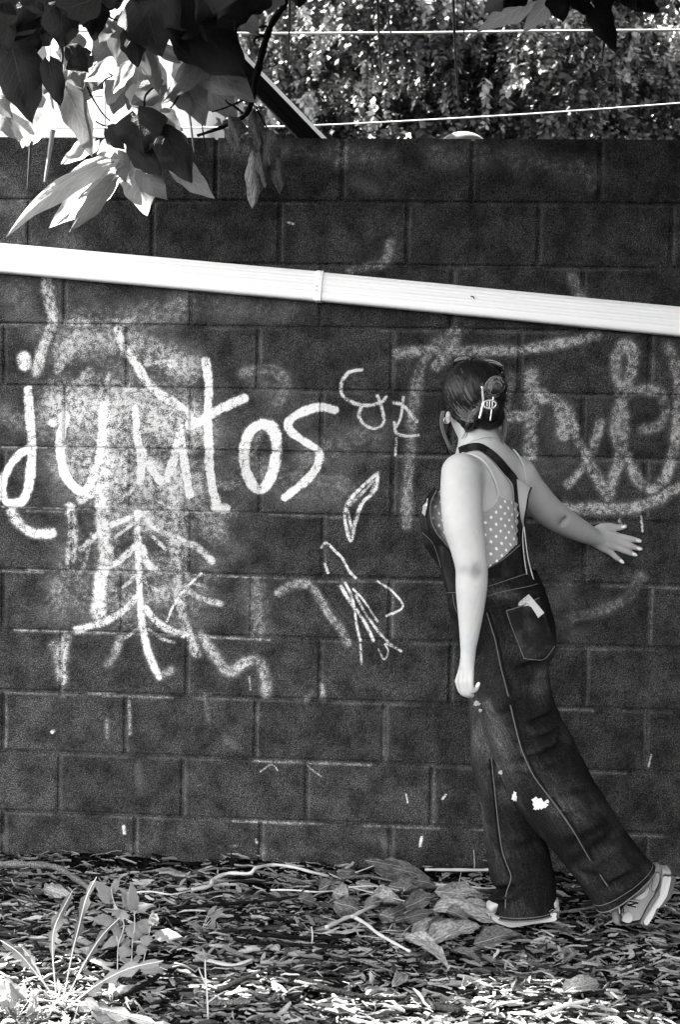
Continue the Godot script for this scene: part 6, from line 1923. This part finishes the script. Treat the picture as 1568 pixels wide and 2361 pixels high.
func weeds() -> void:
	var z := 0.93
	var root := gp(305, 2255, 0.0)
	z = root.z
	var t := thing("heart_leaf_seedling", "leafy seedling with pale heart-shaped leaves standing in the mulch at lower left", "plant", root)
	for a in [[302, 2260, 304, 2180, 310, 2130, 306, 2080], [270, 2250, 272, 2180, 285, 2130, 262, 2080, 256, 2050], [325, 2240, 340, 2170, 346, 2135], [340, 2165, 352, 2158, 364, 2155], [308, 2110, 314, 2100], [270, 2170, 262, 2130, 250, 2120]]:
		stem(t, a, z, z + 0.01)
	for a in [[252, 2074, 218, 2030, 36, 0.0], [256, 2056, 277, 2026, 20, 0.3], [306, 2094, 303, 2032, 30, 0.0], [303, 2090, 279, 2055, 30, -0.3], [313, 2098, 355, 2086, 20, 0.2], [256, 2122, 210, 2118, 34, 0.2], [272, 2106, 298, 2118, 26, 0.0], [276, 2100, 256, 2112, 22, 0.2], [309, 2132, 314, 2170, 46, 0.0], [345, 2140, 314, 2126, 36, -0.2], [346, 2134, 352, 2100, 20, 0.5], [350, 2112, 365, 2130, 22, 0.3], [362, 2155, 420, 2160, 32, 0.1], [280, 2158, 231, 2190, 30, 0.3],
			[278, 2150, 250, 2136, 28, 0.0], [338, 2158, 334, 2184, 32, 0.1], [330, 2180, 318, 2205, 30, 0.3], [300, 2220, 328, 2208, 30, -0.2], [290, 2166, 290, 2190, 22, 0.2], [292, 2185, 276, 2210, 34, 0.0], [330, 2228, 380, 2244, 30, 0.2]]:
		weed_leaf(t, a[0], a[1], a[2], a[3], a[4], z + rng.randf_range(-0.015, 0.03), "weed", 0, a[5])
	# the jagged rosette
	root = gp(143, 2318, 0.0)
	z = root.z
	t = thing("jagged_weed", "rosette weed with long jagged leaves and pale midribs at the bottom left", "plant", root)
	for a in [[[143, 2315, 165, 2200, 179, 2144, 198, 2070, 222, 2022], 24, 0.0, 0.05], [[128, 2290, 120, 2186, 128, 2130, 166, 2054], 30, -0.03, 0.0], [[148, 2312, 190, 2228, 232, 2160, 275, 2116], 22, 0.02, 0.0], [[156, 2322, 224, 2270, 294, 2234, 376, 2215], 36, 0.05, 0.06], [[112, 2282, 76, 2236, 42, 2197, 0, 2168], 30, 0.0, 0.03], [[106, 2276, 72, 2212, 42, 2178], 22, -0.03, -0.02],
			[[156, 2316, 196, 2318, 268, 2334, 364, 2360], 34, 0.06, 0.16], [[126, 2316, 84, 2330, 42, 2356], 26, 0.05, 0.12], [[142, 2328, 150, 2345, 158, 2364], 22, 0.06, 0.1], [[120, 2326, 100, 2348, 92, 2364], 26, 0.06, 0.1], [[168, 2362, 176, 2330, 184, 2306], 14, 0.08, 0.08], [[134, 2300, 136, 2278, 132, 2258], 14, 0.02, 0.03], [[130, 2300, 112, 2296, 100, 2284], 16, 0.04, 0.05]]:
		var line := pline(a[0], z + a[2], z + a[3], 9)
		var mb := MB.new()
		var n := line.size()
		var sd := int(a[0][0] + a[1] * 3.0)
		for i in n:
			var u := float(i) / (n - 1)
			var d := (line[mini(i + 1, n - 1)] - line[maxi(i - 1, 0)]).normalized()
			var side := d.cross((CAM - line[i]).normalized() + Vector3(0, 0.5, 0)).normalized()
			var up := side.cross(d)
			var saw := 0.18 + 0.85 * pow(fposmod(u * 5.3, 1.0), 0.8)
			var h: float = 0.62 * a[1] * mpp(z) * (0.1 + 0.95 * smoothstep(0.1, 0.75, u) * (1.0 - pow(u, 6.0))) * saw
			for q in [-1.0, -0.5, 0.0, 0.5, 1.0]:
				mb.add(line[i] + side * q * h - d * absf(q) * h * 0.75 - up * absf(q) * h * 0.35, Vector2(q * 0.5 + 0.5, u))
		mb.grid(0, 5, n)
		var l := part("leaf", mb.mesh(), M.weed_dark if sd % 4 else M.weed, t)
		var rb := MB.new()
		rb.tube(line, 0.0017, 0.0007, 6)
		part("midrib", rb.mesh(), M.white_edge, l)
	# little ones
	for s in [["egg_leaf_seedling", "small seedling with five rounded leaves right of the jagged weed", 258, 2305, [[258, 2292, 253, 2257, 18], [256, 2290, 234, 2294, 18], [262, 2290, 312, 2272, 22], [262, 2292, 286, 2282, 16], [260, 2310, 250, 2300, 14]]],
			["round_leaf_weed", "pale round-leaved weed at the bottom left corner", 40, 2345, [[42, 2300, 20, 2265, 38], [46, 2302, 56, 2268, 34], [10, 2325, 40, 2308, 30], [30, 2320, -10, 2306, 34], [70, 2300, 92, 2284, 26], [40, 2350, 30, 2328, 28], [20, 2356, -5, 2340, 26], [86, 2310, 70, 2292, 24], [64, 2330, 88, 2316, 30], [14, 2290, -8, 2262, 32], [58, 2350, 84, 2344, 30], [96, 2346, 120, 2330, 26], [0, 2345, 24, 2362, 34], [30, 2286, 8, 2250, 26]]],
			["oval_leaf_seedling", "seedling with two oval leaves at the bottom edge", 205, 2352, [[205, 2350, 182, 2346, 12], [207, 2352, 214, 2366, 14], [208, 2348, 216, 2338, 12]]],
			["broad_weed", "large-leaved weed cut by the bottom edge beside the jagged one", 250, 2362, [[220, 2322, 268, 2362, 44], [250, 2340, 300, 2368, 46], [200, 2306, 232, 2332, 24]]],
			["white_petal_sprout", "sprout with white curled petals left of the paired dark sticks", 462, 2150, [[470, 2148, 436, 2128, 20], [468, 2150, 452, 2140, 20], [484, 2146, 496, 2120, 18], [478, 2110, 500, 2088, 12], [482, 2112, 516, 2100, 14], [486, 2120, 505, 2112, 14]]],
			["tiny_sprout", "tiny three-leaved sprout at the left end of the paired dark sticks", 526, 2185, [[526, 2172, 516, 2160, 12], [527, 2172, 537, 2164, 12], [526, 2174, 524, 2186, 14]]],
			["two_leaf_sprout", "tiny sprout with two long leaves by the broad pale board", 588, 2300, [[588, 2288, 578, 2308, 10], [588, 2286, 608, 2280, 10], [586, 2286, 574, 2282, 8]]],
			["fallen_flower", "white star-like fallen flower on the mulch below the heap of leaves", 860, 2288, [[859, 2268, 853, 2240, 14], [858, 2274, 840, 2286, 14], [861, 2274, 862, 2294, 14], [864, 2274, 882, 2290, 12]]],
			["clover_sprout", "pale three-leaved sprout near the bottom, right of the fallen flower", 966, 2308, [[966, 2300, 948, 2308, 16], [968, 2298, 986, 2288, 16], [966, 2302, 964, 2324, 18]]],
			["star_sprout", "pale sprout near the bottom edge right of the dark stub", 1148, 2345, [[1148, 2340, 1130, 2336, 12], [1150, 2338, 1166, 2346, 12], [1148, 2338, 1146, 2322, 10]]]]:
		root = gp(s[2], s[3], 0.0)
		t = thing(s[0], s[1], "plant" if s[0] != "fallen_flower" else "flower", root)
		for a in s[4]:
			stem(t, [s[2], s[3], (s[2] + a[0]) * 0.5, (s[3] + a[1]) * 0.5 - 1.0, a[0], a[1]], root.z, root.z, 0.001)
			weed_leaf(t, a[0], a[1], a[2], a[3], a[4], root.z + 0.005, "weed", 0 if a[4] > 20 else 3, 0.2)
	root = gp(479, 2362, 0.0)
	t = thing("thin_seedling", "tall bare seedling stem with side shoots at the bottom, left of centre", "plant", root)
	stem(t, [480, 2366, 477, 2290, 473, 2240, 473, 2212], root.z, root.z, 0.0022)
	stem(t, [474, 2270, 462, 2244, 458, 2232], root.z, root.z, 0.0016)
	stem(t, [478, 2312, 500, 2296, 515, 2288], root.z, root.z, 0.0016)
	weed_leaf(t, 472, 2212, 450, 2202, 14, root.z, "weed", 3)
	weed_leaf(t, 473, 2210, 466, 2186, 8, root.z, "weed", 3)
	weed_leaf(t, 474, 2206, 500, 2178, 7, root.z, "weed", 3)
	weed_leaf(t, 454, 2276, 448, 2292, 12, root.z, "weed", 3)
